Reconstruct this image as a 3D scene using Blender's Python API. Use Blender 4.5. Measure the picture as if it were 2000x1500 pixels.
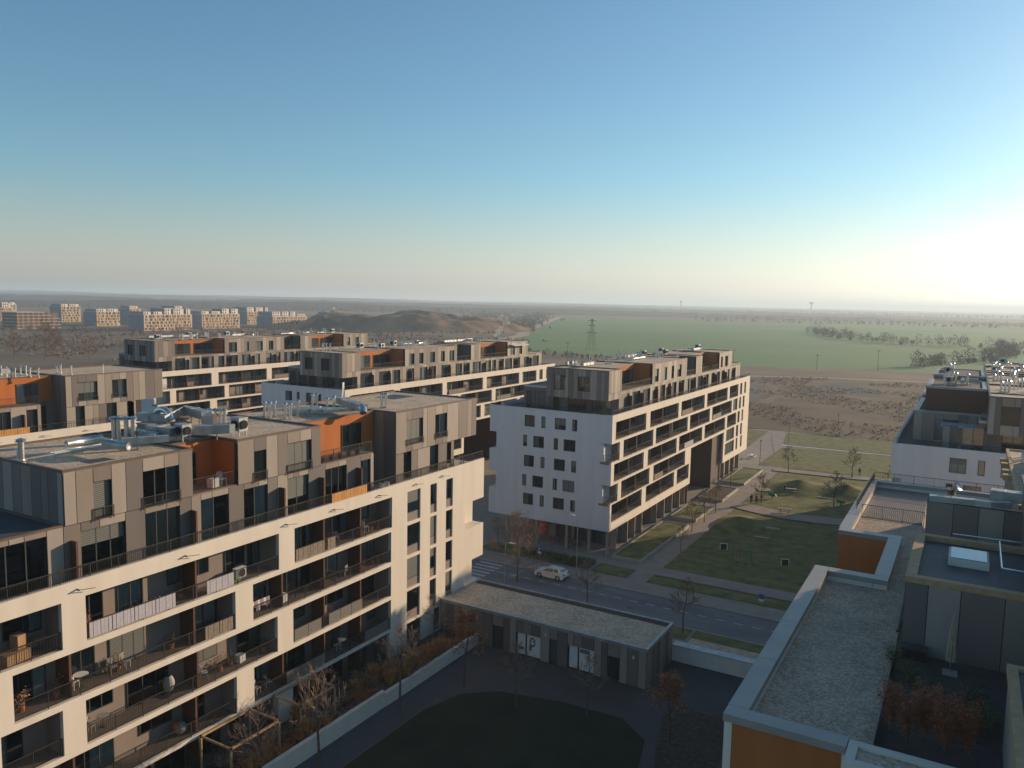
import bpy, bmesh, math, random
from mathutils import Vector, Matrix, noise
R=math.radians
S=bpy.context.scene
for o in list(bpy.data.objects): bpy.data.objects.remove(o)
# ---------------- camera
cam=bpy.data.cameras.new('camera'); co=bpy.data.objects.new('camera',cam); S.collection.objects.link(co)
YAW,PITCH,ROLL=30.0,5.98,1.12
cam.sensor_width=36; cam.lens=1552*36/2000; cam.clip_end=60000; cam.clip_start=0.3
y,p,r=R(YAW),R(PITCH),R(ROLL)
fwd=Vector((-math.sin(y)*math.cos(p),math.cos(y)*math.cos(p),-math.sin(p)))
rt0=Vector((math.cos(y),math.sin(y),0)); up0=rt0.cross(fwd)
rt=rt0*math.cos(r)+up0*math.sin(r); up=-rt0*math.sin(r)+up0*math.cos(r)
m=Matrix((rt,up,-fwd)).transposed().to_4x4(); m.translation=(0,0,36); co.matrix_world=m
S.camera=co
# ---------------- world and sun
SUN=Vector((1,1.9,.47)).normalized()
EL=math.asin(SUN.z); AZ=math.atan2(SUN.x,SUN.y)
w=bpy.data.worlds.new('World'); S.world=w; w.use_nodes=True
nt=w.node_tree; bg=nt.nodes['Background']; sk=nt.nodes.new('ShaderNodeTexSky')
sk.sky_type='NISHITA'; sk.sun_disc=False; sk.sun_elevation=EL; sk.sun_rotation=AZ
sk.air_density=1.0; sk.dust_density=.6; sk.ozone_density=3.0; sk.altitude=100
tn=nt.nodes.new('ShaderNodeMix'); tn.data_type='RGBA'; tn.blend_type='MULTIPLY'; tn.inputs[0].default_value=1; tn.inputs[7].default_value=(.87,1.02,.99,1)
nt.links.new(sk.outputs[0],tn.inputs[6]); 
# hazy lowest degrees of the sky: less saturated, slightly warm
tc=nt.nodes.new('ShaderNodeTexCoord'); sx=nt.nodes.new('ShaderNodeSeparateXYZ'); nt.links.new(tc.outputs['Generated'],sx.inputs[0])
mr=nt.nodes.new('ShaderNodeMapRange'); mr.interpolation_type='SMOOTHSTEP'; mr.inputs[1].default_value=-.02; mr.inputs[2].default_value=.16; mr.inputs[3].default_value=.8; mr.inputs[4].default_value=0
nt.links.new(sx.outputs[2],mr.inputs[0]); bw=nt.nodes.new('ShaderNodeRGBToBW'); nt.links.new(tn.outputs[2],bw.inputs[0])
wm=nt.nodes.new('ShaderNodeMix'); wm.data_type='RGBA'; wm.blend_type='MULTIPLY'; wm.inputs[0].default_value=1; nt.links.new(bw.outputs[0],wm.inputs[6]); wm.inputs[7].default_value=(1.09,.99,.93,1)
hm_=nt.nodes.new('ShaderNodeMix'); hm_.data_type='RGBA'; nt.links.new(mr.outputs[0],hm_.inputs[0]); nt.links.new(tn.outputs[2],hm_.inputs[6]); nt.links.new(wm.outputs[2],hm_.inputs[7])
nt.links.new(hm_.outputs[2],bg.inputs[0]); bg.inputs[1].default_value=0.123
sl=bpy.data.lights.new('sun','SUN'); sl.energy=5.0; sl.angle=R(.55); sl.color=(1,.75,.50)
so=bpy.data.objects.new('sun',sl); S.collection.objects.link(so)
so.rotation_euler=(-SUN).to_track_quat('-Z','Y').to_euler(); so.location=(0,0,100)
S.view_settings.view_transform='Standard'; S.view_settings.look='None'
S.view_settings.exposure=0.30; S.view_settings.gamma=1
S.cycles.max_bounces=6; S.cycles.transparent_max_bounces=8; S.cycles.volume_bounces=1
# ---------------- helpers
COL=S.collection
class MB:
    def __init__(s): s.v=[];s.f=[];s.m=[]
    def quad(s,a,b,c,d,m=0):
        n=len(s.v); s.v+=[a,b,c,d]; s.f.append((n,n+1,n+2,n+3)); s.m.append(m)
    def poly(s,pts,m=0):
        n=len(s.v); s.v+=[tuple(q) for q in pts]; s.f.append(tuple(range(n,n+len(pts)))); s.m.append(m)
    def hexa(s,c,m=0):
        n=len(s.v); s.v+=[tuple(q) for q in c]
        for f in ((0,3,2,1),(4,5,6,7),(0,1,5,4),(1,2,6,5),(2,3,7,6),(3,0,4,7)):
            s.f.append(tuple(n+i for i in f)); s.m.append(m)
    def box(s,x0,x1,y0,y1,z0,z1,m=0):
        s.hexa([(x0,y0,z0),(x1,y0,z0),(x1,y1,z0),(x0,y1,z0),(x0,y0,z1),(x1,y0,z1),(x1,y1,z1),(x0,y1,z1)],m)
    def pbox(s,P,u0,u1,w0,w1,d0,d1,m=0):
        s.hexa([P(u0,w0,d0),P(u1,w0,d0),P(u1,w0,d1),P(u0,w0,d1),P(u0,w1,d0),P(u1,w1,d0),P(u1,w1,d1),P(u0,w1,d1)],m)
    def tube(s,pts,rad,n=8,m=0,cap=True):
        if not isinstance(rad,(list,tuple)): rad=[rad]*len(pts)
        pts=[Vector(q) for q in pts]; base=len(s.v); N=len(pts)
        for i,q in enumerate(pts):
            t=(pts[min(i+1,N-1)]-pts[max(i-1,0)]).normalized()
            a=Vector((0,0,1)) if abs(t.z)<.9 else Vector((1,0,0))
            e1=t.cross(a).normalized(); e2=t.cross(e1)
            for k in range(n):
                an=2*math.pi*k/n; s.v.append(tuple(q+(e1*math.cos(an)+e2*math.sin(an))*rad[i]))
        for i in range(N-1):
            for k in range(n):
                a=base+i*n+k; b=base+i*n+(k+1)%n
                s.f.append((a,b,b+n,a+n)); s.m.append(m)
        if cap:
            s.f.append(tuple(base+k for k in range(n))); s.m.append(m)
            s.f.append(tuple(base+(N-1)*n+k for k in reversed(range(n)))); s.m.append(m)
    def cyl(s,x,y,z0,z1,r,n=10,m=0,r2=None): s.tube([(x,y,z0),(x,y,z1)],[r,r if r2 is None else r2],n,m)
    def ball(s,c,r,n=8,m=0,sz=1.0):
        base=len(s.v); h=n//2
        for i in range(h+1):
            th=math.pi*i/h
            for k in range(n):
                ph=2*math.pi*k/n
                s.v.append((c[0]+r*math.sin(th)*math.cos(ph),c[1]+r*math.sin(th)*math.sin(ph),c[2]+r*sz*math.cos(th)))
        for i in range(h):
            for k in range(n):
                a=base+i*n+k;b=base+i*n+(k+1)%n; s.f.append((a,b,b+n,a+n)); s.m.append(m)
    def build(s,name,mats,parent=None,smooth=False,origin=None):
        if not s.f: return None
        me=bpy.data.meshes.new(name); v=s.v
        if origin is not None: v=[(a[0]-origin[0],a[1]-origin[1],a[2]-origin[2]) for a in v]
        me.from_pydata([tuple(q) for q in v],[],s.f)
        if not isinstance(mats,(list,tuple)): mats=[mats]
        for q in mats: me.materials.append(q)
        if len(mats)>1: me.polygons.foreach_set('material_index',s.m)
        if smooth: me.polygons.foreach_set('use_smooth',[True]*len(me.polygons))
        me.update()
        o=bpy.data.objects.new(name,me); COL.objects.link(o)
        if parent: reg(o,parent)
        if origin is not None: o.location=origin
        return o
def tag(o,label=None,cat=None,group=None,kind=None):
    if label: o['label']=label
    if cat: o['category']=cat
    if group: o['group']=group
    if kind: o['kind']=kind
    return o
def thing(name,label,cat,loc=(0,0,0),rz=0,group=None):
    o=bpy.data.objects.new(name,None); COL.objects.link(o); o.location=loc; o.rotation_euler=(0,0,rz)
    o.empty_display_size=.3
    return tag(o,label,cat,group)
CH={}
def reg(o,parent):
    o.parent=parent; CH.setdefault(parent.name,[]).append(o)
def _cp(o,parent=None):
    c=o.copy(); COL.objects.link(c)
    if parent: c.parent=parent
    for k in CH.get(o.name,[]): _cp(k,c)
    return c
def dup(root,loc,rz=0,sc=1,label=None,tilt=(0,0)):
    c=_cp(root); c.location=loc; c.rotation_euler=(tilt[0],tilt[1],rz)
    c.scale=(sc,sc,sc) if not isinstance(sc,(tuple,list)) else sc
    if label: c['label']=label
    return c
# ---------------- materials
def mat(name,col,rough=.8,var=.12,scale=1.5,bump=0,bscale=20,spec=.3,metal=0,col2=None,detail=4,stretch=None,w2=.5):
    m=bpy.data.materials.new(name); m.use_nodes=True; n=m.node_tree; N=n.nodes; L=n.links; b=N['Principled BSDF']
    b.inputs['Roughness'].default_value=rough; b.inputs['Metallic'].default_value=metal
    b.inputs['Specular IOR Level'].default_value=spec
    g=N.new('ShaderNodeNewGeometry'); src=g.outputs['Position']
    if stretch:
        mp=N.new('ShaderNodeMapping'); mp.inputs['Scale'].default_value=stretch; L.new(src,mp.inputs[0]); src=mp.outputs[0]
    t=N.new('ShaderNodeTexNoise'); t.inputs['Scale'].default_value=scale; t.inputs['Detail'].default_value=detail
    L.new(src,t.inputs['Vector'])
    rp=N.new('ShaderNodeValToRGB'); rp.color_ramp.elements[0].position=.3; rp.color_ramp.elements[1].position=.7
    c=Vector(col); a=c*(1-var); d=c*(1+var)
    if col2: a=c; d=Vector(col2)
    rp.color_ramp.elements[0].color=(*a,1); rp.color_ramp.elements[1].color=(*d,1)
    L.new(t.outputs['Fac'],rp.inputs[0]); L.new(rp.outputs[0],b.inputs['Base Color'])
    if bump:
        t2=N.new('ShaderNodeTexNoise'); t2.inputs['Scale'].default_value=bscale; t2.inputs['Detail'].default_value=3
        L.new(src,t2.inputs['Vector'])
        bp=N.new('ShaderNodeBump'); bp.inputs['Strength'].default_value=bump; bp.inputs['Distance'].default_value=.05
        L.new(t2.outputs['Fac'],bp.inputs['Height']); L.new(bp.outputs[0],b.inputs['Normal'])
    return m
def gravelmat(name,c1,c2,scale=14,bump=.6):
    m=bpy.data.materials.new(name); m.use_nodes=True; n=m.node_tree; N=n.nodes; L=n.links; b=N['Principled BSDF']
    b.inputs['Roughness'].default_value=.95
    g=N.new('ShaderNodeNewGeometry'); v=N.new('ShaderNodeTexVoronoi'); v.inputs['Scale'].default_value=scale
    L.new(g.outputs['Position'],v.inputs['Vector'])
    t=N.new('ShaderNodeTexNoise'); t.inputs['Scale'].default_value=.5; t.inputs['Detail'].default_value=5; L.new(g.outputs['Position'],t.inputs['Vector'])
    bw=N.new('ShaderNodeRGBToBW'); L.new(v.outputs['Color'],bw.inputs[0])
    ad=N.new('ShaderNodeMath'); ad.operation='MULTIPLY_ADD'; ad.inputs[1].default_value=.55; L.new(bw.outputs[0],ad.inputs[0])
    mu=N.new('ShaderNodeMath'); mu.operation='MULTIPLY'; mu.inputs[1].default_value=.5; L.new(t.outputs['Fac'],mu.inputs[0]); L.new(mu.outputs[0],ad.inputs[2])
    rp=N.new('ShaderNodeValToRGB'); rp.color_ramp.elements[0].position=.2; rp.color_ramp.elements[1].position=.8
    rp.color_ramp.elements[0].color=(*c1,1); rp.color_ramp.elements[1].color=(*c2,1)
    L.new(ad.outputs[0],rp.inputs[0]); L.new(rp.outputs[0],b.inputs['Base Color'])
    bp=N.new('ShaderNodeBump'); bp.inputs['Strength'].default_value=bump; bp.inputs['Distance'].default_value=.10
    L.new(bw.outputs[0],bp.inputs['Height']); L.new(bp.outputs[0],b.inputs['Normal'])
    return m
def glassmat(name,tint,trans=.55):
    m=bpy.data.materials.new(name); m.use_nodes=True; n=m.node_tree; N=n.nodes; L=n.links
    for q in list(N): 
        if q.type!='OUTPUT_MATERIAL': N.remove(q)
    out=N['Material Output'] if 'Material Output' in N else N.new('ShaderNodeOutputMaterial')
    tr=N.new('ShaderNodeBsdfTransparent'); tr.inputs[0].default_value=(*tint,1)
    gl=N.new('ShaderNodeBsdfGlossy'); gl.inputs['Roughness'].default_value=.03; gl.inputs[0].default_value=(.9,.95,1,1)
    fr=N.new('ShaderNodeFresnel'); fr.inputs[0].default_value=1.7
    mx=N.new('ShaderNodeMixShader'); L.new(fr.outputs[0],mx.inputs[0]); L.new(tr.outputs[0],mx.inputs[1]); L.new(gl.outputs[0],mx.inputs[2])
    L.new(mx.outputs[0],out.inputs[0]); return m
M={}
M['cream']=mat('cream_render',(.63,.56,.47),.9,.05,1.1,.15,60,col2=(.70,.63,.535),stretch=(1,1,.12),detail=7)
M['white']=mat('white_render',(.56,.55,.545),.9,.04,1.0,.12,60,col2=(.62,.61,.605),stretch=(1,1,.1),detail=7)
M['taupe']=mat('taupe_render',(.23,.19,.165),.85,.06,.8)
M['tap']=[mat('cladding_%s'%n,c,.6,.07,.7,stretch=(1,1,.3)) for n,c in (('warm',(.245,.203,.168)),('grey',(.145,.125,.115)),('light',(.315,.27,.23)),('brown',(.185,.150,.130)))]
M['seam']=mat('seam_dark',(.05,.038,.03),.8,.1)
M['cop']=mat('brown_coping',(.13,.09,.065),.5,.1)
M['orange']=mat('orange_render',(.37,.115,.030),.85,.07,.9,col2=(.45,.15,.04),stretch=(1,1,.15),detail=6)
M['partition']=mat('brown_partition',(.105,.050,.032),.7,.12,2)
M['frame']=mat('anthracite_frame',(.055,.06,.06),.45,.1)
M['dark']=mat('dark_interior',(.02,.021,.022),.9,.4,.6)
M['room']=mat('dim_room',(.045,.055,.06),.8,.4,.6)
M['rail']=mat('rail_metal',(.045,.04,.038),.5,.1)
M['gravel']=gravelmat('roof_gravel',(.26,.195,.135),(.70,.54,.38),scale=8,bump=.5)
M['gravelG']=gravelmat('grey_roof_gravel',(.20,.145,.10),(.62,.465,.325),scale=11,bump=.5)
M['membrane']=mat('dark_roof_membrane',(.07,.075,.08),.6,.25,.6)
M['floor']=mat('balcony_tile',(.20,.155,.115),.8,.1,3)
M['zinc']=mat('galvanised_sheet',(.36,.38,.37),.5,.2,1.6,metal=.6,spec=.5)
M['steel']=mat('bright_steel',(.62,.63,.62),.28,.1,1.5,metal=.9,spec=.5)
M['glass']=glassmat('window_glass',(.62,.68,.68))
M['pane']=[mat('dark_glazing_%d'%i,c,.12,.35,.5,spec=.8,stretch=(1,1,.5)) for i,c in enumerate(((.035,.05,.058),(.06,.085,.095),(.022,.027,.03),(.15,.17,.17)))]
M['curtain']=[mat('curtain_%s'%n,c,.9,.1,3,stretch=(3,3,.2)) for n,c in (('white',(.55,.56,.53)),('grey',(.30,.34,.35)),('sand',(.38,.32,.25)))]
M['blind']=mat('slat_blind',(.15,.155,.14),.5,.1)
def stripe(name,c1,c2,period,axis='Z'):
    m=mat(name,c1,.55,.05); n=m.node_tree; N=n.nodes; L=n.links
    g=N.new('ShaderNodeNewGeometry'); wv=N.new('ShaderNodeTexWave'); wv.bands_direction=axis; wv.inputs['Scale'].default_value=.314/period*1.0
    L.new(g.outputs['Position'],wv.inputs['Vector']); rp=N.new('ShaderNodeValToRGB'); rp.color_ramp.elements[0].color=(*c1,1); rp.color_ramp.elements[1].color=(*c2,1)
    L.new(wv.outputs['Fac'],rp.inputs[0]); b=N['Principled BSDF']; L.new(rp.outputs[0],b.inputs['Base Color'])
    return m
M['blind']=stripe('slat_blind',(.07,.075,.07),(.19,.195,.18),.11)
M['deck']=stripe('timber_deck',(.12,.085,.06),(.26,.20,.15),.15,'X')
M['asphalt']=mat('asphalt',(.13,.132,.135),.85,.12,.5,.2,40,col2=(.20,.195,.19),stretch=(.25,1,1),detail=8)
M['paint']=mat('road_paint',(.34,.34,.33),.7,.15,3,col2=(.52,.52,.5),detail=8)
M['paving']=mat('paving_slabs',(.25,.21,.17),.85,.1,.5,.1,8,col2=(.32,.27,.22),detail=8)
M['kerb']=mat('kerb_stone',(.34,.31,.27),.85,.1,1)
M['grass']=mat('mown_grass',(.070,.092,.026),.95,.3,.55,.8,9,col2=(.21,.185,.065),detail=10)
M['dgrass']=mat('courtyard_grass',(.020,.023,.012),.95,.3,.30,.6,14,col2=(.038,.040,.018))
M['soil']=mat('planting_soil',(.085,.06,.042),.95,.35,2.5,.6,12)
M['pot']=mat('terracotta',(.42,.15,.07),.8,.1)
M['woodlt']=mat('pine_timber',(.42,.27,.14),.7,.15,3)
M['wicker']=mat('wicker_grey',(.30,.28,.25),.8,.2,9)
M['plast']=mat('white_plastic',(.68,.67,.64),.5,.05)
M['green']=mat('leaf_green',(.045,.075,.025),.8,.4,4)
M['olive']=mat('shrub_olive',(.075,.085,.03),.85,.4,3)
M['rust']=mat('rust_leaf',(.40,.15,.055),.85,.35,3)
M['straw']=mat('straw_grass',(.50,.26,.10),.85,.3,3)
M['bark']=mat('bark',(.12,.085,.06),.9,.25,5)
M['twig']=mat('twig_brown',(.24,.165,.12),.9,.2,3)
M['twigr']=mat('twig_reddish',(.30,.18,.12),.9,.2,3)
# ---------------- planes
def PE(x): return lambda u,w,d:(x+d,u,w)      # faces +X (u = y)
def PS(yy): return lambda u,w,d:(u,yy-d,w)    # faces -Y (u = x)
def PW(x): return lambda u,w,d:(x-d,u,w)      # faces -X
def PN(yy): return lambda u,w,d:(u,yy+d,w)    # faces +Y
def PT(z): return lambda u,w,d:(u,w,z+d)
def wall_holes(mb,P,u0,u1,w0,w1,holes,t=.3,m=0,back=True):
    us=sorted({u0,u1,*[min(max(h[i],u0),u1) for h in holes for i in(0,1)]})
    ws=sorted({w0,w1,*[min(max(h[i],w0),w1) for h in holes for i in(2,3)]})
    nu,nw=len(us)-1,len(ws)-1
    S_=[[not any(h[0]<=(us[i]+us[i+1])/2<=h[1] and h[2]<=(ws[j]+ws[j+1])/2<=h[3] for h in holes) for j in range(nw)] for i in range(nu)]
    for i in range(nu):
        for j in range(nw):
            if not S_[i][j]: continue
            a,b,c,d=us[i],us[i+1],ws[j],ws[j+1]
            mb.quad(P(a,c,0),P(b,c,0),P(b,d,0),P(a,d,0),m)
            if back: mb.quad(P(a,c,-t),P(b,c,-t),P(b,d,-t),P(a,d,-t),m)
            if i==0 or not S_[i-1][j]: mb.quad(P(a,c,0),P(a,c,-t),P(a,d,-t),P(a,d,0),m)
            if i==nu-1 or not S_[i+1][j]: mb.quad(P(b,c,0),P(b,c,-t),P(b,d,-t),P(b,d,0),m)
            if j==0 or not S_[i][j-1]: mb.quad(P(a,c,0),P(b,c,0),P(b,c,-t),P(a,c,-t),m)
            if j==nw-1 or not S_[i][j+1]: mb.quad(P(a,d,0),P(b,d,0),P(b,d,-t),P(a,d,-t),m)
def clad(name,P,u0,u1,w0,w1,holes,parent,rnd,wmin=.55,wmax=1.9,t=.06):
    """vertical cladding panels of random widths and tones, proud of a dark backing, cut round the holes"""
    mb=MB(); bk=MB(); wall_holes(bk,P,u0,u1,w0,w1,holes,.25)
    br={u0,u1}
    for h in holes: br|={min(max(h[0],u0),u1),min(max(h[1],u0),u1)}
    br=sorted(br); last=-1
    for a,b in zip(br,br[1:]):
        if b-a<.08: continue
        n=max(1,round((b-a)/rnd.uniform(wmin+.25,wmax-.45))); cuts=[a]
        ws=[rnd.uniform(.5,1.3) for _ in range(n)]; tot=sum(ws)
        for q in ws: cuts.append(cuts[-1]+q/tot*(b-a))
        for c,d in zip(cuts,cuts[1:]):
            mid=(c+d)/2; segs=[(w0,w1)]
            for h in holes:
                if h[0]<mid<h[1]:
                    ns=[]
                    for s0,s1 in segs:
                        if h[3]<=s0 or h[2]>=s1: ns.append((s0,s1)); continue
                        if h[2]-s0>.05: ns.append((s0,h[2]))
                        if s1-h[3]>.05: ns.append((h[3],s1))
                    segs=ns
            for s0,s1 in segs:
                k=rnd.choice([0,1,2,3,0,2]); 
                if k==last: k=(k+1)%4
                last=k
                mb.pbox(P,c+.02,d-.02,s0+.012,s1-.012,.004,t,k)
    bo=bk.build(name,M['seam'],parent); po=mb.build('cladding',M['tap'],bo); return bo
def window(P,u0,u1,w0,w1,parent,rnd,near=True,mull=None,blind=None,cur=None,name='window',d0=.0):
    f=MB(); k=.06; D=.07+d0
    f.pbox(P,u0,u1,w1-k,w1,d0,D); f.pbox(P,u0,u1,w0,w0+k,d0,D)
    f.pbox(P,u0,u0+k,w0+k,w1-k,d0,D); f.pbox(P,u1-k,u1,w0+k,w1-k,d0,D)
    W=u1-u0
    if mull is None: mull=[.5] if W>1.3 else []
    if mull is not None and W>2.3 and mull==[.5]: mull=[.36,.68]
    for q in mull:
        c=u0+W*q; f.pbox(P,c-.035,c+.035,w0+k,w1-k,d0,D)
    o=f.build(name,M['frame'],parent)
    if near:
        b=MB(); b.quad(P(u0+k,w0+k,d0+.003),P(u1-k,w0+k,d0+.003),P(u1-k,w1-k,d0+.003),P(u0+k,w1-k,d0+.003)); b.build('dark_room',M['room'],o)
        if cur is None: cur=rnd.random()
        if cur<.72:
            c=MB(); side=rnd.random()<.5; L=W*rnd.choice([.3,.45,.5,.9]); a=u0+k if side else u1-k-L+0; a=max(a,u0+k); e=min(a+L,u1-k)
            n=max(6,int(L*16)); z0=w0+k+.03; z1=w1-k
            for i in range(n):
                ua=a+(e-a)*i/n; ub=a+(e-a)*(i+1)/n; da=d0+.012+(.018 if i%2 else 0); db=d0+.012+(0 if i%2 else .018)
                c.quad(P(ua,z0,da),P(ub,z0,db),P(ub,z1,db),P(ua,z1,da))
            c.build('curtain',M['curtain'][rnd.choice([0,0,1,2])],o)
        g=MB(); g.quad(P(u0+k,w0+k,d0+.045),P(u1-k,w0+k,d0+.045),P(u1-k,w1-k,d0+.045),P(u0+k,w1-k,d0+.045)); g.build('pane',M['glass'],o)
    else:
        g=MB(); c=[u0+k]+[u0+W*q for q in mull]+[u1-k]
        for a,b in zip(c,c[1:]):
            g.quad(P(a,w0+k,d0+.03),P(b,w0+k,d0+.03),P(b,w1-k,d0+.03),P(a,w1-k,d0+.03),rnd.choice([0,0,1,2,2,3] if near is False else [0,1,2]))
        g.build('pane',M['pane'],o)
    if blind is None: blind=rnd.random()<.14
    if blind:
        h=(w1-w0-.12)*(1 if blind is True and rnd.random()<.5 else rnd.uniform(.3,.8))
        b=MB(); b.pbox(P,u0+k,u1-k,w1-k-h,w1-k,d0+.05,d0+.066); b.build('slat_blind',M['blind'],o)
    return o
def railing(P,u0,u1,w,parent,step=.12,h=1.0,d=-.08,ret=0,name='railing',fill=None):
    b=MB(); a=.02
    b.pbox(P,u0,u1,w+h-.04,w+h,d-.03,d+.02); b.pbox(P,u0,u1,w+.08,w+.11,d-.02,d+.01)
    n=max(1,round((u1-u0)/1.7))
    for i in range(n+1):
        c=u0+.02+(u1-u0-.04)*i/n; b.pbox(P,c-a,c+a,w,w+h-.04,d-.025,d+.015)
    if step:
        n=int((u1-u0)/step)
        for i in range(1,n):
            c=u0+(u1-u0)*i/n; b.pbox(P,c-.008,c+.008,w+.11,w+h-.04,d-.013,d+.003)
    o=b.build(name,M['rail'],parent)
    if fill:
        for (a0,a1,mt) in fill:
            f=MB(); n=max(1,round((a1-a0)/1.5))
            for i in range(n):
                q0=a0+(a1-a0)*i/n+.02; q1=a0+(a1-a0)*(i+1)/n-.02
                m_=max(1,int((q1-q0)/.22)) if mt in('strip','wood','bamboo') else 1
                for j in range(m_):
                    g0=q0+(q1-q0)*j/m_; g1=q0+(q1-q0)*(j+1)/m_-(.02 if m_>1 else 0)
                    f.pbox(P,g0,g1,w+.09,w+h-.05,d+.025,d+.035+(.012 if j%2 else 0))
            f.build('privacy_screen',{'strip':M['scr1'],'bamboo':M['scr2'],'wood':M['scr3'],'grey':M['scr4']}[mt],o)
    return o
M['scr1']=mat('screen_lilac_grey',(.42,.40,.43),.8,.08,4)
M['scr2']=mat('screen_reed',(.24,.19,.15),.9,.2,5)
M['scr3']=mat('screen_orange_wood',(.52,.25,.08),.7,.12,3)
M['scr4']=mat('screen_dark_mesh',(.16,.15,.13),.8,.08,4)
# ================= SETTING =================
def sheet(name,pts,z,mt,label=None,kind='structure',cat=None,group=None):
    b=MB(); b.poly([(x,y,z) for x,y in pts]); o=b.build(name,mt); tag(o,label,cat,group,kind); return o
def rect(x0,x1,y0,y1): return [(x0,y0),(x1,y0),(x1,y1),(x0,y1)]
gm=mat('dry_ground',(.105,.072,.045),.95,.3,.02,.5,1.2,col2=(.21,.145,.088),detail=8)
sheet('ground',rect(-16000,16000,-4000,24000),-.02,gm,'dry brown open ground reaching to the horizon','structure')
fm=mat('winter_crop',(.075,.185,.055),.95,.2,.006,0,col2=(.115,.215,.07),detail=8)
def wob(pts,n,amp,rs):
    rr=random.Random(rs); out=[]
    for (a,b) in zip(pts,pts[1:]+pts[:1]):
        for i in range(n): 
            t=i/n; out.append((a[0]+(b[0]-a[0])*t+rr.uniform(-amp,amp),a[1]+(b[1]-a[1])*t+rr.uniform(-amp,amp)))
    return out
sheet('green_field',[(-300,505),(-225,500),(-110,478),(-50,505),(-20,500),(40,640),(400,900),(700,1800),(-100,1950),(-480,1690),(-800,1620),(-700,1380),(-560,1070),(-460,830),(-395,700)],.0,fm,'flat green field of young winter crop beyond the flats')
sheet('far_field',[(-100,2000),(700,1850),(1500,2600),(300,3100),(-900,3300),(-1300,2500),(-900,2200)],.0,fm,'distant green field behind the tree belts')
sheet('side_field',[(40,560),(500,800),(1400,2400),(760,1800),(420,880)],.01,fm,'green field at the far right edge')
tr=mat('pale_track',(.38,.30,.225),.95,.1,.08,.2,3)
def strip(name,pts,wd,z,mt,label=None):
    b=MB(); n=len(pts); L=[];Rr=[]
    for i in range(n):
        a=Vector(pts[max(i-1,0)]);c=Vector(pts[min(i+1,n-1)]); t=(c-a).normalized(); q=Vector((-t.y,t.x))*wd/2
        L.append(Vector(pts[i])+q);Rr.append(Vector(pts[i])-q)
    for i in range(n-1): b.quad((*L[i],z),(*L[i+1],z),(*Rr[i+1],z),(*Rr[i],z))
    return tag(b.build(name,mt),label,kind='structure')
strip('gravel_track',[(-330,560),(-385,655),(-410,730),(-480,860),(-575,1080),(-715,1390),(-830,1650)],14,.09,tr,'pale track curving along the edge of the green field')
strip('cross_track',[(-110,405),(-99,412),(-60,430),(-20,440),(30,450)],5,.02,tr,'pale track running across the brown lot')
strip('lot_track',[(-75,285),(-66,300),(-66,330),(-75,362),(-92,400),(-108,430)],4,.024,mat('dirt_track',(.16,.12,.085),.95,.15,.2),'curving dirt track on the brown lot')
sheet('brown_lot',wob([(-95,232),(0,238),(25,330),(20,440),(-60,425),(-95,400),(-70,340)],6,2,3),.0,mat('rough_brown_grass',(.075,.046,.031),.95,.3,.05,.6,1.6,col2=(.165,.108,.062),detail=9),'rough brown grass lot behind the lawns')
sheet('dark_patch',wob([(-62,352),(-30,352),(-34,380),(-52,412),(-62,372)],6,.8,4),.012,mat('dark_gravel',(.06,.062,.056),.95,.25,.2),'dark gravelled patch on the brown lot')
sheet('grey_yard',wob([(-128,395),(-92,300),(-68,270),(-66,300),(-90,395),(-105,420)],5,2,5),.008,mat('grey_yard',(.115,.098,.082),.9,.25,.06),'grey trodden yard beside the brown lot')
# town ground
sheet('pavement',rect(-260,40,66,236),.0,M['paving'],'grey paved ground between the apartment blocks')
sheet('road',rect(-400,200,84,91.5),.008,M['asphalt'],'asphalt street with a dashed centre line')
b=MB()
x=-120
while x<30: b.quad((x,88.3,.013),(x+1.1,88.3,.013),(x+1.1,88.47,.013),(x,88.47,.013)); x+=2.1
for i in range(6): b.quad((-56.8,84.6+i*1.15,.013),(-53.2,84.6+i*1.15,.013),(-53.2,85.15+i*1.15,.013),(-56.8,85.15+i*1.15,.013))
tag(b.build('road_markings',M['paint']),'white dashed line and crossing stripes on the street',kind='structure')
b=MB(); b.box(-400,200,91.5,91.68,0,.12); b.box(-400,200,83.8,84,0,.12)
tag(b.build('kerbs',M['kerb']),'pale kerb stones along the street',kind='structure')
sheet('near_pavement',rect(-400,200,79,83.8),.10,M['paving'],'pavement on the near side of the street')
sheet('far_pavement',rect(-400,200,91.68,95.2),.10,M['paving'],'pavement on the far side of the street')
b=MB()
for x0,x1,y0,y1 in ((-42.3,-37.2,95.3,99),(-34.4,-8,95.3,98.3),(-60,-46,95.5,99.3),(-24.2,-8,81.6,83.7),(-40,-24.5,80.5,83.7)):
    b.quad((x0,y0,.13),(x1,y0,.13),(x1,y1,.13),(x0,y1,.13))
tag(b.build('verge_lawns',M['grass']),'strips of short grass beside the street',kind='structure')
sheet('gravel_verge',rect(-24,-8,79.2,81.5),.125,M['gravel'],'gravel strip along the near pavement')
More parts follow.
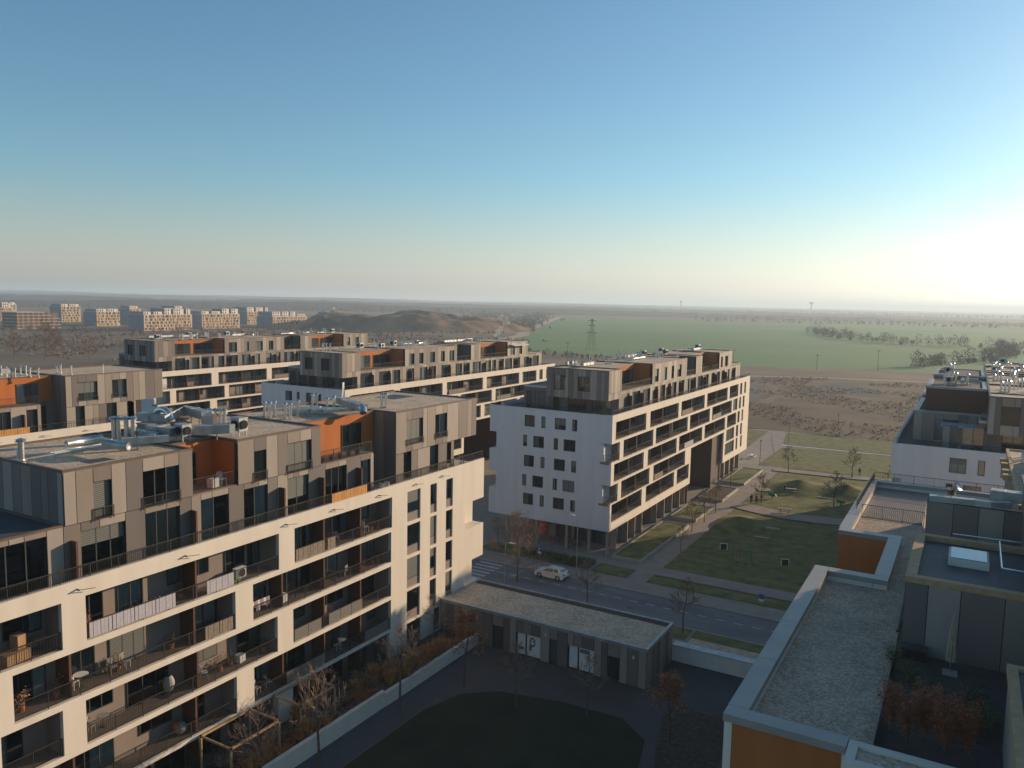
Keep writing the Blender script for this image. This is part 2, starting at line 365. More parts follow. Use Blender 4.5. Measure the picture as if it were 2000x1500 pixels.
# park lawn with mounds
def park():
    b=MB(); x0,x1,y0,y1=-34.5,-8,101.8,178.5; nx,ny=54,154
    mounds=[(-27.5,162.8,4.6,1.9),(-19,164,4.2,1.9),(-31.2,129.5,3.6,1.5),(-13,150,4,1.4)]
    def h(x,y):
        z=.06+.02*noise.noise(Vector((x*.2,y*.2,0)))
        for mx,my,r_,hh in mounds:
            d=math.hypot(x-mx,(y-my)*.8)/r_
            if d<1.5: z+=hh*max(0,1-d/1.5)**1.3
        return z
    P=[[(x0+(x1-x0)*i/nx,y0+(y1-y0)*j/ny) for j in range(ny+1)] for i in range(nx+1)]
    for i in range(nx+1):
        for j in range(ny+1):
            xx,yy=P[i][j]; b.v.append((xx,yy,h(xx,yy)))
    for i in range(nx):
        for j in range(ny):
            a=i*(ny+1)+j; b.f.append((a,a+ny+1,a+ny+2,a+1)); b.m.append(0)
    return tag(b.build('park_lawn',M['grass'],smooth=True),'park lawn with low grassy mounds',kind='structure')
park()
pth=M['paving']
def pstrip(pts,wd,z,label): strip('path',pts,wd,z,pth,label)
pstrip([(-34.5,100.1),(-8,100.1)],3.2,.16,'paved path between the lawns at the street')
pstrip([(-34.5,142.5),(-31,141),(-26,139.6),(-21,139.8),(-8,143)],4.6,.17,'curved path with picnic bench in the park')
pstrip([(-34.5,157),(-30,158.6),(-22,158.2),(-8,162)],3.0,.18,'middle park path')
pstrip([(-36,178.5),(-20,179.6),(-8,182)],3.4,.19,'far park path')
sheet('far_lawn',[(-40.2,182),(-8,182.5),(-8,211),(-25,212.5),(-40.2,208)],.06,M['grass'],'wide lawn beyond the park')
sheet('outer_lawn',[(-41,213.5),(-8,214.5),(-8,236),(-44,234)],.06,M['grass'],'outermost lawn next to the brown lot')
sheet('corner_lawn',[(-60,199),(-47.5,199),(-49,233),(-64,233)],.06,M['grass'],'small lawn past the end of the white block')
sheet('white_strip',[(-41,211.2),(-8,212.7),(-8,213.5),(-41,212.6)],.09,mat('pale_concrete',(.55,.53,.48),.9,.1,1),'pale concrete strip between the lawns')
strip('promenade',[(-36.2,95.3),(-36.2,178),(-37.5,196),(-42,214),(-46,232)],3.6,.04,M['paving'],'long paved walk beside the planters')
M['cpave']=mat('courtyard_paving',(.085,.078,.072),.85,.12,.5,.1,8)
for k,(x,yy) in enumerate(((-33,86.2),(-22,90.1),(-41,85.5))):
    b=MB(); b.cyl(x,yy,.009,.016,.32,18); tag(b.build('manhole_cover',M['frame']),['manhole cover in the near lane of the street','manhole cover in the far lane of the street','manhole cover close to the bare street tree'][k],'manhole cover',None)
# podium courtyard
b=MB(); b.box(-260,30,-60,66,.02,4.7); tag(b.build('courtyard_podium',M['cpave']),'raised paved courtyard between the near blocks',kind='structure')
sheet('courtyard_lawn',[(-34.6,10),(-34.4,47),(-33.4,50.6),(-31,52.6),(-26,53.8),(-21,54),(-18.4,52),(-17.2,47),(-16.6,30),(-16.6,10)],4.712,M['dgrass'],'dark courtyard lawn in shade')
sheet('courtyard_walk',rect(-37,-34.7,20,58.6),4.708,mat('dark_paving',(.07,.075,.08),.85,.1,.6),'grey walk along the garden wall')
b=MB(); rr=random.Random(9)
b.poly([(x,y,4.713) for x,y in wob([(-15.8,44),(-13,52),(-14,58),(-18.5,58.6),(-18,54)],4,.3,2)])
tag(b.build('planting_bed',M['soil']),'bare planting bed in the courtyard corner',kind='structure')
b=MB(); b.box(-41.5,-37.55,20,59.2,4.7,5.15); tag(b.build('garden_soil',M['soil']),'soil of the private gardens behind the low wall',kind='structure')
b=MB(); 
b.box(-37.55,-37.2,20,45.9,4.7,5.95); b.box(-37.5,-37.15,45.9,59.2,4.7,5.75)
tag(b.build('garden_wall',M['cream']),'low cream wall in front of the private gardens','wall')
b=MB(); b.box(-21,-7.2,65.6,66,4.7,6.1,0); b.box(-21,-7.2,65.55,66.5,6.1,6.16,1)
t=tag(b.build('courtyard_parapet',[M['cream'],M['zinc']]),'cream parapet wall with metal coping closing the courtyard','wall')
# planters by the white block
for y0,y1,lab,mt in ((102,123.3,'longest raised grass planter, nearest the street','grass'),(127,137,'raised grass planter, second from the street','grass'),(143,154.2,'raised planter of bare brown soil, third from the street','soil'),(159,175.2,'raised grass planter, farthest from the street','grass')):
    t=thing('raised_planter',lab,'planter',(-39.8,y0,0),0,'raised planters beside the white block')
    b=MB(); x0,x1=-42.1,-37.6
    wall_holes(b,PT(.5),x0,x1,y0,y1,[(x0+.22,x1-.22,y0+.22,y1-.22)],.5)
    o=b.build('stone_kerb',M['kerb'],t); o.location=(39.8,-y0,0)
    b=MB(); n=8; k=max(4,int((y1-y0)))
    b.quad((x0+.2,y0+.2,.42),(x1-.2,y0+.2,.42),(x1-.2,y1-.2,.42),(x0+.2,y1-.2,.42))
    o=b.build('turf' if mt=='grass' else 'bare_soil',M[mt],t); o.location=(39.8,-y0,0)
# ================= BUILDINGS =================
M['tpave2']=mat('roof_felt_brown',(.12,.10,.085),.85,.2,.8); M['copz']=mat('pale_metal_coping',(.27,.245,.215),.45,.08,.6,metal=.0,spec=.5,col2=(.33,.30,.265),detail=8)
M['tpave']=mat('terrace_tiles',(.085,.08,.075),.85,.15,1.2)
HR=[19.3,16.3,13.3,10.35,7.55]      # opening heads of the five upper storeys
def loggias(b,P,rows,depth,parts,rnd,near,step,zt=(2.6,),fills={},wname='window'):
    """rows: list of (head z, [(u0,u1),...]) ; floors, rear wall, side walls, partitions, windows, railings"""
    wl=MB(); us=[u for _,L in rows for o in L for u in o]
    for head,L in rows:
        w0=head-2.62
        for (u0,u1) in L:
            fl=MB(); fl.pbox(P,u0-.1,u1+.1,w0-.3,w0,-depth,-.31); fl.build('balcony_floor',M['floor'],b)
            wl.pbox(P,max(u0-.16,102.1) if 101<u0<102 else u0-.16,u1+.16,w0,head+.02,-depth-.2,-depth,0)
            (u0>101.9 and wl.pbox(P,u0-.16,u0-.004,w0,head,-depth,-.31,0)); wl.pbox(P,u1+.004,u1+.16,w0,head,-depth,-.31,0)
            wl.pbox(P,u0-.1,u1+.1,head+.005,head+.03,-depth,-.31,0)
            ps=sorted([q for q in parts(head) if u0+.8<q<u1-.8])
            for q in ps:
                pb=MB(); pb.pbox(P,q-.07,q+.07,w0+.01,head-.01,-depth,-.35); pb.build('partition',M['partition'],b)
            e=[u0]+ps+[u1]
            for a,c in zip(e,e[1:]):
                u=a+.15+rnd.uniform(0,.4); 
                while u<c-.9:
                    W=rnd.choice([1.1,1.7,2.3,2.3,2.9]); 
                    if u+W>c-.15: W=c-.2-u
                    if W<.8: break
                    low=rnd.random()<.75
                    window(P,u,u+W,w0+(.04 if low else .9),head-.18,b,rnd,near,d0=-depth)
                    u+=W+rnd.choice([.25,.9,1.7,1.3])
            fl=fills.get((head,u0))
            railing(P,u0+.03,u1-.03,w0,b,step,1.0,-.12,fill=fl)
    wl.build('loggia_walls',M['taupe'],b)
def vent(b,x,y,z,h,r,cap=True):
    m=MB(); m.cyl(x,y,z,z+h,r,8)
    if cap: m.cyl(x,y,z+h,z+h+.12,r*1.9,8,r2=r*1.2); m.cyl(x,y,z+h+.12,z+h+.22,r*1.9,8,r2=.03)
    m.cyl(x,y,z,z+.15,r*1.6,8); m.build('vent_pipe',M['steel'],b,smooth=False)
def duct(b,pts,wd,h,name='air_duct',z_legs=None,mt='zinc'):
    m=MB(); P=[Vector(p) for p in pts]; n=len(P); rings=[]
    for i,q in enumerate(P):
        t=(P[min(i+1,n-1)]-P[max(i-1,0)]); t.z=0; t=t.normalized() if t.length>1e-4 else Vector((0,1,0))
        s=Vector((-t.y,t.x,0))*wd/2; rings.append([q-s,q+s,q+s+Vector((0,0,h)),q-s+Vector((0,0,h))])
    for a,c in zip(rings,rings[1:]):
        for k in range(4): m.quad(tuple(a[k]),tuple(a[(k+1)%4]),tuple(c[(k+1)%4]),tuple(c[k]))
    m.poly([tuple(q) for q in rings[0]]); m.poly([tuple(q) for q in rings[-1]])
    # flanges
    for a,c in zip(P,P[1:]):
        L=(c-a).length; k=int(L/1.4); t=(c-a).normalized(); s=Vector((-t.y,t.x,0)).normalized()
        for i in range(1,k+1):
            q=a+t*L*i/(k+1); e=.03
            for sg in (-1,1): m.hexa([tuple(q+s*sg*(wd/2+.001)+t*u*.025+s*sg*e*v+Vector((0,0,ww))) for ww in (0,h) for u,v in ((-1,0),(1,0),(1,1),(-1,1))])
            m.hexa([tuple(q+s*v*wd/2+t*u*.025+Vector((0,0,ww))) for ww in (h+.001,h+e) for u,v in ((-1,-1),(1,-1),(1,1),(-1,1))])
            if z_legs is not None:
                for sg in (-1,1): 
                    f=q+s*sg*(wd/2-.05); m.box(f.x-.025,f.x+.025,f.y-.025,f.y+.025,z_legs,f.z)
    return m.build(name,M[mt],b)
def fanbox(b,x,y,z,sx=.8,sy=.8,sz=.8,face='S'):
    m=MB(); m.box(x-sx/2,x+sx/2,y-sy/2,y+sy/2,z,z+sz); m.box(x-sx/2-.04,x+sx/2+.04,y-sy/2-.04,y+sy/2+.04,z+sz,z+sz+.04)
    for dx in(-1,1):
        for dy in(-1,1): m.box(x+dx*sx*.4-.03,x+dx*sx*.4+.03,y+dy*sy*.4-.03,y+dy*sy*.4+.03,z-.4,z)
    o=m.build('roof_fan_unit',M['zinc'],b)
    g=MB(); r_=min(sx,sz)*.36; g.tube([(x,y-sy/2-.02,z+sz/2),(x,y-sy/2-.10,z+sz/2)],[r_,r_],16); g.tube([(x+sx/2+.02,y,z+sz/2),(x+sx/2+.1,y,z+sz/2)],[r_,r_],16); g.build('fan_outlet',M['dark'],o)
def roofslab(b,x0,x1,y0,y1,z,name='roof',mt='gravel',cop='cop',h=.14,w=.16):
    m=MB(); m.box(x0+w,x1-w,y0+w,y1-w,z-.3,z-h+.02); o=m.build(name,M[mt],b)
    m=MB(); wall_holes(m,PT(z),x0-.03,x1+.03,y0-.03,y1+.03,[(x0+w,x1-w,y0+w,y1-w)],.28); m.build('coping',M[cop],o)
    return o
def clutter(b,rnd,x0,x1,y0,y1,z,nv,nd,nf):
    for i in range(nv):
        x,y=rnd.uniform(x0,x1),rnd.uniform(y0,y1); r_=rnd.choice([.07,.09,.12])
        for k in range(rnd.choice([1,2,3])): vent(b,x+k*.4,y+rnd.uniform(-.2,.2),z-.1,rnd.uniform(.7,1.4),r_)
    for i in range(nd):
        x,y=rnd.uniform(x0,x1-1),rnd.uniform(y0,y1-3); L=rnd.uniform(2,6); zz=z+.25
        if rnd.random()<.5: duct(b,[(x,y,zz),(x,y+L,zz),(x+rnd.uniform(-2,2),y+L+.5,zz)],rnd.choice([.4,.6]),.4,z_legs=z-.1)
        else:
            m=MB(); m.tube([(x,y,zz),(x+.2,y+L,zz),(x+.2,y+L+.3,zz+.5)],.17,10); m.build('spiral_duct',M['steel'],b,smooth=True)
    for i in range(nf): fanbox(b,rnd.uniform(x0,x1),rnd.uniform(y0,y1),z+.3,rnd.uniform(.7,1.1),rnd.uniform(.7,1.1),rnd.uniform(.6,.9))

BP={19.3:[(103.1,115.1),(116.9,130.6),(132.1,145.8),(147.4,161.8),(163.4,170.3)],
    16.3:[(101.8,104.8),(106.2,118.5),(119.7,136.0),(137.3,149.6),(151.2,165.6)],
    13.3:[(102.9,114.6),(116.4,130.3),(131.6,145.1),(146.6,160.9),(162.4,169.6)],
    10.35:[(101.8,104.5),(105.8,117.4),(119.2,135.3)],
    7.55:[(102.4,114.3),(116.1,129.6),(131.1,137.7)]}
BW={19.3:[(171.8,173.6),(175.4,176.9)],16.3:[(166.7,170.1),(171.3,173.1),(174.6,176.1)],13.3:[(170.7,172.5),(174,175.5)],10.35:[(162.2,168.4),(170,171.8),(173.5,175)],7.55:[(161.6,168.7),(170.2,171.6),(174,175.4)]}
def north(name,label,x1,seed,lod,east=True,L6front=106,Y1=180.2,wing=(4.6,150)):
    """block north of the street, x1 = sunny facade, 20 m deep, y 101.8..180"""
    rnd=random.Random(seed); near=(lod==0); step={0:.16,1:.3,2:0}[lod]
    x0=x1-20; b=thing(name,label,'apartment building',(0,0,0)); Y0=101.8; dp=1.7
    # facade frame
    P=PE(x1); holes=[(u0,u1,h-2.62,h) for h,L in BP.items() for u0,u1 in L]
    holes+=[(u0,u1,h-2.5,h) for h,L in BW.items() for u0,u1 in L]+[(138.6,153.4,3,10.2),(153.4,160.4,3,10.2)]
    m=MB(); wall_holes(m,P,Y0+.004,Y1,3.75,20.35,holes,.3); m.build('facade_frame',M['cream'],b)
    # end wall with windows
    E=PS(Y0); ox=x1+42.5; wh=[]
    for k,h in enumerate(HR):
        if k%2==0: ws=[(-56.5,-54.8),(-53.7,-53.0),(-51.5,-49.7),(-48.7,-47.9)]
        else: ws=[(-56.7,-56.0),(-55.0,-53.2),(-51.6,-50.9),(-50.0,-48.1)]
        wh+=[(a+ox,c+ox,h-1.72,h) for a,c in ws]
    notch=[(x0,x0+1.2,13.68,16.3),(x0,x0+1.2,7.73,10.35),(x1-1.2,x1,13.68,16.3),(x1-1.2,x1,7.73,10.35)]
    m=MB(); wall_holes(m,E,x0,x1-.001,3.75,20.34,wh+notch,.28); m.build('end_wall',M['white'],b)
    for a,c,w0,w1 in wh: window(E,a+.02,c-.02,w0+.02,w1-.02,b,rnd,lod==0,d0=-.2,blind=rnd.random()<.2)
    # core
    m=MB()
    m.box(x0,x1-dp-.2,138.3,153.7,10.25,19.6); m.box(x0+.02,x1-dp-.2,Y0+3.2,138.6,3.77,19.6); m.box(x0+.02,x1-dp-.2,153.4,Y1-.3,3.77,19.6)
    m.box(x0+1.25,x1-1.25,Y0+.29,Y0+3.2,3.77,19.6)
    wall_holes(m,PN(Y1),x0,x1-.31,3.75,20.3,[],.28); m.box(x0,x0+.28,Y0+3.4,138,3.78,20.3); m.box(x0,x0+.28,154,Y1-.3,3.78,20.3)
    m.box(x0+.3,x1-.32,Y0+.3,Y1-.3,19.6,19.72)
    m.box(x0,x0+1.2,Y0+.01,Y0+3.2,16.31,19.7);m.box(x0,x0+1.2,Y0+.01,Y0+3.2,10.36,13.67);m.box(x0,x0+1.2,Y0+.01,Y0+3.2,3.77,7.72)
    m.box(x1-1.25,x1-.31,170.9,Y1-.3,3.77,19.6)
    m.build('building_core',M['white'],b)
    # passage
    m=MB(); m.box(x0+1,x1-.35,153.3,153.42,0,10.2); m.box(x0+1,x1-.35,138.45,138.6,0,10.2); m.box(x0+1,x1-.3,138.6,153.3,10.2,10.26)
    m.build('passage_lining',M['partition'],b)
    m=MB(); m.box(x1-1.6,x1-1.4,153.42,160.4,0,10.2); m.build('stair_wall',mat('stairwell_grey',(.20,.21,.22),.7,.1),b)
    if east:
        for k in range(3):
            window(PE(x1-1.4),154+k*2.1,155.4+k*2.1,.3,3.3,b,rnd,False,blind=False); window(PE(x1-1.4),154+k*2.1,155.4+k*2.1,7.2,9.9,b,rnd,False,blind=False)
        bars=MB(); 
        for i in range(16): bars.box(x1-1.0,x1-.9,153.8+i*.42,153.95+i*.42,0,10)
        bars.build('vertical_fins',M['tap'][2],b)
        loggias(b,P,[(h,L) for h,L in BP.items()],dp,lambda h:([109.2,123.6,138.8,154.5] if h in(19.3,13.3,7.55) else [112.2,127.4,143.6,158.5]),rnd,near,step,
            fills={(16.3,151.2):[(152,158,'grey')],(19.3,132.1):[(133,139,'bamboo')],(13.3,131.6):[(135,140,'strip')],(10.35,119.2):[(120,124,'bamboo')]})
        for h,L in BW.items():
            for u0,u1 in L: window(P,u0+.02,u1-.02,h-2.48,h-.02,b,rnd,False,d0=-.22)
        # corner balconies wrap
        for h in (16.3,10.35):
            railing(E,x1-1.2,x1-.1,h-2.62,b,step,1.0,-.1); m=MB(); m.box(x1-1.2,x1-.02,Y0+.02,Y0+.3,h-2.9,h-2.62); m.build('balcony_floor',M['floor'],b)
    # ground floor
    m=MB(); m.box(x0+5,x1-1.5,Y0+5.2,117,0,3.76); m.box(x0+5,x1-5,117,123,0,3.76); m.box(x0+5,x1-1.5,123,138.44,0,3.76); m.box(x0+3,x1-1.62,153.43,178,0,3.76)
    m.build('ground_floor',M['taupe'],b)
    if lod<2:
        for u0,u1 in ((107.5,110),(111,113),(114,116),(124,125.5),(128,129.2),(132,134),(161,163),(165,167),(169,171),(173,175)):
            window(PE(x1-1.5),u0,u1,.1,3.1,b,rnd,False,blind=False)
        for u in (106,110.5,113.5,116.5,123.2,127,131,135,138,161,164,168,172,176): m=MB(); m.box(x1-1.45,x1-.6,u-.1,u+.1,0,3.72); m.build('ground_pier',M['tap'][2],b)
        for u in (x0+3,x0+8,x0+13,x1-3.4,x1-.6): m=MB(); m.cyl(u,Y0+.8,0,3.75,.2,10); m.build('column',M['tap'][2],b)
        for k,(u0,u1) in enumerate(((x0+5.6,x0+7),(x0+9,x0+11.6),(x0+12.2,x0+14.6),(x0+15,x0+17.8))):
            window(PS(Y0+5.2),u0,u1,.1,3.1,b,rnd,False,blind=False,name='shop_window')
    # ---- penthouse storeys
    X6=x1-.95
    # level 6
    wins=[]
    u=L6front+.8
    while u<172:
        W=rnd.choice([1.6,2.4,3.2,3.2]); wins.append((u,u+W,20.1,22.75)); u+=W+rnd.choice([.5,1.2,1.9])
    if east:
        clad('top_floor_wall',PE(X6),L6front,174.5,19.75,23.25,wins,b,rnd)
        for a,c,w0,w1 in wins[:26]: window(PE(X6),a,c,w0,w1,b,rnd,False,d0=-.2)
        for q in (109.8,114.6,121,127.4,134,141,147.6,155,162,168.5):
            m=MB(); m.box(X6-.2,X6+.62,q-.06,q+.06,19.8,22.4); m.build('partition',M['partition'],b)
        railing(P,Y0+.1,Y1-.2,19.75,b,step*1.3 if step else 0,1.25,-.14)
    clad('top_floor_end',PS(L6front),x1-10.5,X6,19.75,23.2,[(x1-9,x1-6,20,22.6),(x1-5,x1-2,20,22.6)],b,rnd)
    window(PS(L6front),x1-9,x1-6,20,22.6,b,rnd,False,blind=False); window(PS(L6front),x1-5,x1-2,20,22.6,b,rnd,False,blind=False)
    m=MB(); m.box(x1-10.5,X6-.3,L6front+.3,174.3,19.73,23.2); m.build('top_floor_core',M['seam'],b)
    # low wing to the west
    if not east:
        for k,(a,c) in enumerate(((110,126),(131,150),(154,172))):
            clad('west_wing',PW(x0+1.7),a,c,19.73,23.3,[(a+2,a+5,20,22.6),(a+7,a+10,20,22.6)],b,rnd); clad('west_wing_end',PS(a),x0+1.7,x1-10.6,19.73,23.3,[(x0+4,x0+6.5,20,22.6)],b,rnd)
            window(PS(a),x0+4,x0+6.5,20,22.6,b,rnd,False,blind=False)
            m=MB(); m.box(x0+1.95,x1-10.6,a+.26,c,19.73,23.2); m.build('wing_core',M['seam'],b); roofslab(b,x0+1.65,x1-10.6,a,c,23.5,'wing_roof','tpave2','copz',w=.5)
            if k<2:
                m=MB(); m.box(x0+2.7,x1-10.7,a+2.2,c-2,23.22,26.2); m.build('upper_wing',M['partition'] if k==0 else M['tap'][3],b); roofslab(b,x0+2.65,x1-10.7,a+2.15,c-1.95,26.4,'wing_roof','tpave2','copz',w=.5); clutter(b,rnd,x0+4,x1-12,a+4,c-4,26.4,3,1,1)
    wing=wing if east else (8.6,108.5)
    m=MB(); m.box(x0+wing[0],x1-10.5,L6front-2,wing[1],19.73,23.3); m.build('low_wing',M['tap'][1],b)
    window(PS(L6front-2),x0+5,x0+6.6,19.9,22.7,b,rnd,False,blind=False); window(PS(L6front-2),x0+7,x1-10.8,19.9,22.7,b,rnd,False,blind=False)
    roofslab(b,x0+wing[0],x1-10.5,L6front-2,wing[1],23.5,'wing_roof','membrane','zinc')
    m=MB(); m.box(x0+.32,x1-.34,Y0+.32,Y1-.35,19.72,19.745); m.build('terrace_paving',M['tpave'],b)
    railing(E,x0+.1,x1-.3,19.75,b,step*1.2 if step else 0,1.2,-.15)
    # level 7 box
    Y7a,Y7b=102.1,167.2; W7=x1-10.6; n1=(106.8,119.4); n2=(136.9,142.2); n3=(146,157.6)
    for a,c in ((Y7a,n1[0]),(n1[1],n2[0]),(n2[1],n3[0]),(n3[1],Y7b)):
        hs=[]
        if c-a>8:
            u=a+1.2
            while u<c-2.2: W=rnd.choice([1.3,1.7,2.2]); hs.append((u,u+W,23.5,25.6)); u+=W+rnd.uniform(1.6,2.4)
        if east:
            clad('roof_storey_wall',PE(X6+.05),a,c,23.25,26.42,hs,b,rnd)
            for q in hs: window(PE(X6+.05),*q,b,rnd,False,d0=-.2)
    clad('roof_storey_end',PS(Y7a),W7,X6+.1,22.3,26.42,[(W7+1.2,W7+3,23.4,25.5),(W7+5,W7+6.9,23.4,25.5)],b,rnd,.5,1.1)
    window(PS(Y7a),W7+1.2,W7+3,23.4,25.5,b,rnd,lod<2,d0=-.18,blind=False); window(PS(Y7a),W7+5,W7+6.9,23.4,25.5,b,rnd,lod<2,d0=-.18,blind=False)
    clad('roof_storey_end_return',PE(X6+.048),Y7a,n1[0],22.3,23.24,[],b,rnd)
    m=MB(); m.box(W7,X6,Y7a+.05,L6front,22.32,22.5,0)
    for k,(a,c) in enumerate(((Y7a,n1[0]),(n1[1],n2[0]),(n2[1],n3[0]),(n3[1],Y7b))): m.box(W7+.02,X6-.2,a+.26,c-.02,23.22,26.2,0)
    for a,c in (n1,n2,n3): m.box(W7+.02,X6-3,a,c,23.22,26.2,0)
    m.build('roof_storey_core',M['tap'][1],b)
    for k,(a,c) in enumerate((n1,n2,n3)):
        if k!=1:
            m=MB(); m.box(X6-2.98,X6-2.9,a+.01,c-.01,23.24,26.38); m.box(X6-2.9,X6-.3,c-.09,c-.01,23.24,26.38); m.box(X6-2.9,X6-.3,a+.01,a+.09,23.24,26.38); m.build('orange_recess',M['orange'],b)
    for a,c in (n1,n2,n3):
        m=MB(); m.box(X6-2.9,X6,a+.02,c-.02,23.2,23.3); m.build('terrace_floor',M['floor'],b)
        window(PE(X6-2.9),a+.8,(a+c)/2-.2,23.35,25.6,b,rnd,False,blind=False); window(PE(X6-2.9),(a+c)/2+.6,c-.8,23.35,25.6,b,rnd,False,blind=False)
        if east: railing(PE(X6+.05),a,c,23.25,b,step,1.0,-.1)
    roofslab(b,W7,X6+.05,Y7a,n1[0]+0,26.55); roofslab(b,W7,X6-2.9,n1[0],n1[1],26.5); roofslab(b,W7,X6+.05,n1[1],n2[0],26.56); roofslab(b,W7,X6-3,n2[0],n2[1],26.5); roofslab(b,W7,X6+.05,n2[1],n3[0],26.55); roofslab(b,W7,X6-2.9,n3[0],n3[1],26.5); roofslab(b,W7,X6+.05,n3[1],Y7b,26.56)
    roofslab(b,W7,X6,Y7b,174.5,23.6)
    clutter(b,rnd,W7+.8,X6-3.3,104,166,26.5,16 if lod<2 else 10,6,4)
    return b
HB=north('apartment_block','white-ended apartment block across the street with a tall brown passage through it',-42.5,11,0)
north('apartment_block','second row apartment block, its white end and roof box showing above the near vents',-91.5,12,1)
north('apartment_block','farthest long apartment block of the estate, at left beyond the second row',-141.2,13,1)
# ---- near left block (and its twin in the next row)
def south(name,label,x1,seed,near,full):
    rnd=random.Random(seed); x0=x1-20.5; b=thing(name,label,'apartment building',(0,0,4.7)); b.location=(0,0,0)
    P=PE(x1); Y0,Y1=4,66.6; dp=1.65
    odd=[(5,16),(17.4,23.75),(25.1,39.3),(40.8,52.0)]; even=[(5,9),(10.4,19.3),(21.1,35.4),(36.9,51.9)]
    rows=[(19.3,odd),(16.3,even),(13.3,[(5,16),(20.4,23.6),(24.9,39.1),(40.6,51.9)]),(10.35,even),(7.5,[(5,16),(17.4,23.6),(24.9,39.1),(40.5,51.7)])]
    wins=[(54.1,56.0,0),(57.5,58.5,0),(60.0,61.1,0)]
    holes=[(u0,u1,h-2.62,h) for h,L in rows for u0,u1 in L]
    wh=[(a,c,h-2.7,h) for h in HR[:4] for a,c,_ in wins]+[(54.1,56.2,4.9,7.4),(58.2,59.2,5.2,7.4)]
    nt=[(63.2,Y1,13.68,16.3),(63.2,Y1,7.73,10.35)]
    m=MB(); wall_holes(m,P,Y0,Y1,4.6,20.3,holes+wh+nt,.3); m.build('facade_frame',M['cream'],b)
    for (a,c,w0,w1) in wh:
        window(P,a+.02,c-.02,w0+.75,w1-.02,b,rnd,near,mull=[] ,d0=-.2,blind=(rnd.random()<.35)); 
        m=MB(); m.pbox(P,a+.02,c-.02,w0+.02,w0+.74,-.18,-.13); m.build('spandrel_panel',M['taupe'],b)
    m=MB(); m.box(x0,x1-dp-.2,Y0,62.9,4.6,19.6); m.box(x0,x1-1.3,62.9,Y1-.02,4.6,19.6); m.box(x1-1.9,x1-.32,52.2,62.9,4.6,19.6)
    for z0,z1 in ((16.32,19.6),(10.37,13.66),(4.6,7.71)): m.box(x1-1.3,x1-.31,62.9,Y1-.02,z0,z1)
    m.box(x0,x1-.31,Y0,Y1-.02,19.6,19.72); m.build('building_core',M['cream'],b)
    pt=lambda h:([24.2-16,13,32.6,44.2,48.4] if h in(19.3,13.3,7.5) else [24.3,32.4,39.9,44.2,48.4])
    F={(19.3,25.1):[(25.3,30.9,'strip'),(33.2,35.4,'strip')],(16.3,21.1):[(33,35.3,'bamboo')],(19.3,40.8):[(41,44,'bamboo'),(44.3,45.2,'bamboo')],
       (13.3,40.6):[(40.8,43.6,'grey'),(44.4,48.3,'grey')],(10.35,36.9):[(40,44,'bamboo'),(48.6,51.7,'grey')],(16.3,36.9):[]}
    loggias(b,P,rows,dp,pt,rnd,near,.12 if near else .3,fills=F)
    for u in (8,15.5,24.6,31.5,39.9,44.8,50.2,55.2,59.2)[1:]:
        m=MB(); zz=20.02; m.pbox(P,u,u+.05,zz-.25,zz-.17,.005,.25); m.tube([P(u+.02,zz-.2,.22),P(u+.9,zz-.32,.3)],.02,5); m.build('awning_bracket',M['rail'],b)
    # ---- penthouse, faces at X6
    X6=x1-.9; ys=24.6
    L6=[(17,19.6,20.05,22.9),(20.4,23.6,20.05,22.9),(25.5,28.2,20.05,22.7),(29.5,31.9,20.05,22.8),(33.5,35.7,20.05,22.8),(37.0,39.1,20.05,22.8),(41.0,43.1,20.05,22.8),(44.9,47.3,20.05,22.8),(49.0,50.2,20.05,22.8)]
    clad('top_floor_wall',PE(X6),6,50.6,19.72,23.2,L6,b,rnd)
    L6b=[(54.6,55.7,20.2,22.7),(58.5,59.8,20.2,22.7),(61.2,61.9,20.5,22.5)]
    hs7=[(26.3,27.4,22.95,25.35),(29.4,31.9,22.95,25.4),(37.9,39.0,23.0,25.3),(41.0,43.4,22.95,25.4)]
    for q in L6+L6b: window(PE(X6),*q,b,rnd,near,d0=-.2,blind=(q[0]in(25.5,41.0)))
    for q in (24.9,32.7,40.2,44.2,48.5):
        m=MB(); m.box(X6-.1,X6+.62,q-.06,q+.06,19.75,22.35); o=m.build('partition',M['partition'],b)
    railing(P,5,Y1-.1,19.75,b,.12 if near else .3,1.3,-.12,fill=[(44.8,48.9,'wood')])
    m=MB(); m.box(x1-.29,x1-.02,5,Y1-.05,19.95,20.01)
    # level 7 pieces
    def l7(a,c,hs): 
        clad('roof_storey_wall',PE(X6+.03),a,c,23.22,26.2,hs,b,rnd)
        for q in hs: 
            window(PE(X6+.03),q[0],q[1],max(q[2],23.25),q[3],b,rnd,near,d0=-.2,blind=(q[0] in (41.0,26.3,55.0)))
            railing(PE(X6+.03),q[0]-.06,q[1]+.06,23.1,b,.12 if near else 0,.75,.12)
    l7(ys,32.9,hs7[:2]); l7(36.5,44.4,hs7[2:]); 
    clad('roof_storey_wall',PE(X6+.03),53.5,66.3,22.6,26.2,[(55.0,57.4,23.2,25.4),(59.3,61.2,23.2,25.4)],b,rnd); clad('top_floor_wall',PE(X6+.028),53.5,62.4,19.72,22.58,L6b,b,rnd)
    for q in ((55.0,57.4,23.2,25.4),(59.3,61.2,23.2,25.4)): window(PE(X6+.03),*q,b,rnd,near,d0=-.2,blind=q[0]==55.0); railing(PE(X6+.03),q[0]-.06,q[1]+.06,23.1,b,.12 if near else 0,.6,.12)
    clad('notch_side_wall',PS(53.5),X6-4,X6+.02,19.72,26.2,[],b,rnd,1,2.2)
    clad('roof_storey_end',PS(ys),X6-10,X6+.02,23.0,26.2,[],b,rnd,.5,1.3)
    m=MB(); W7=X6-10
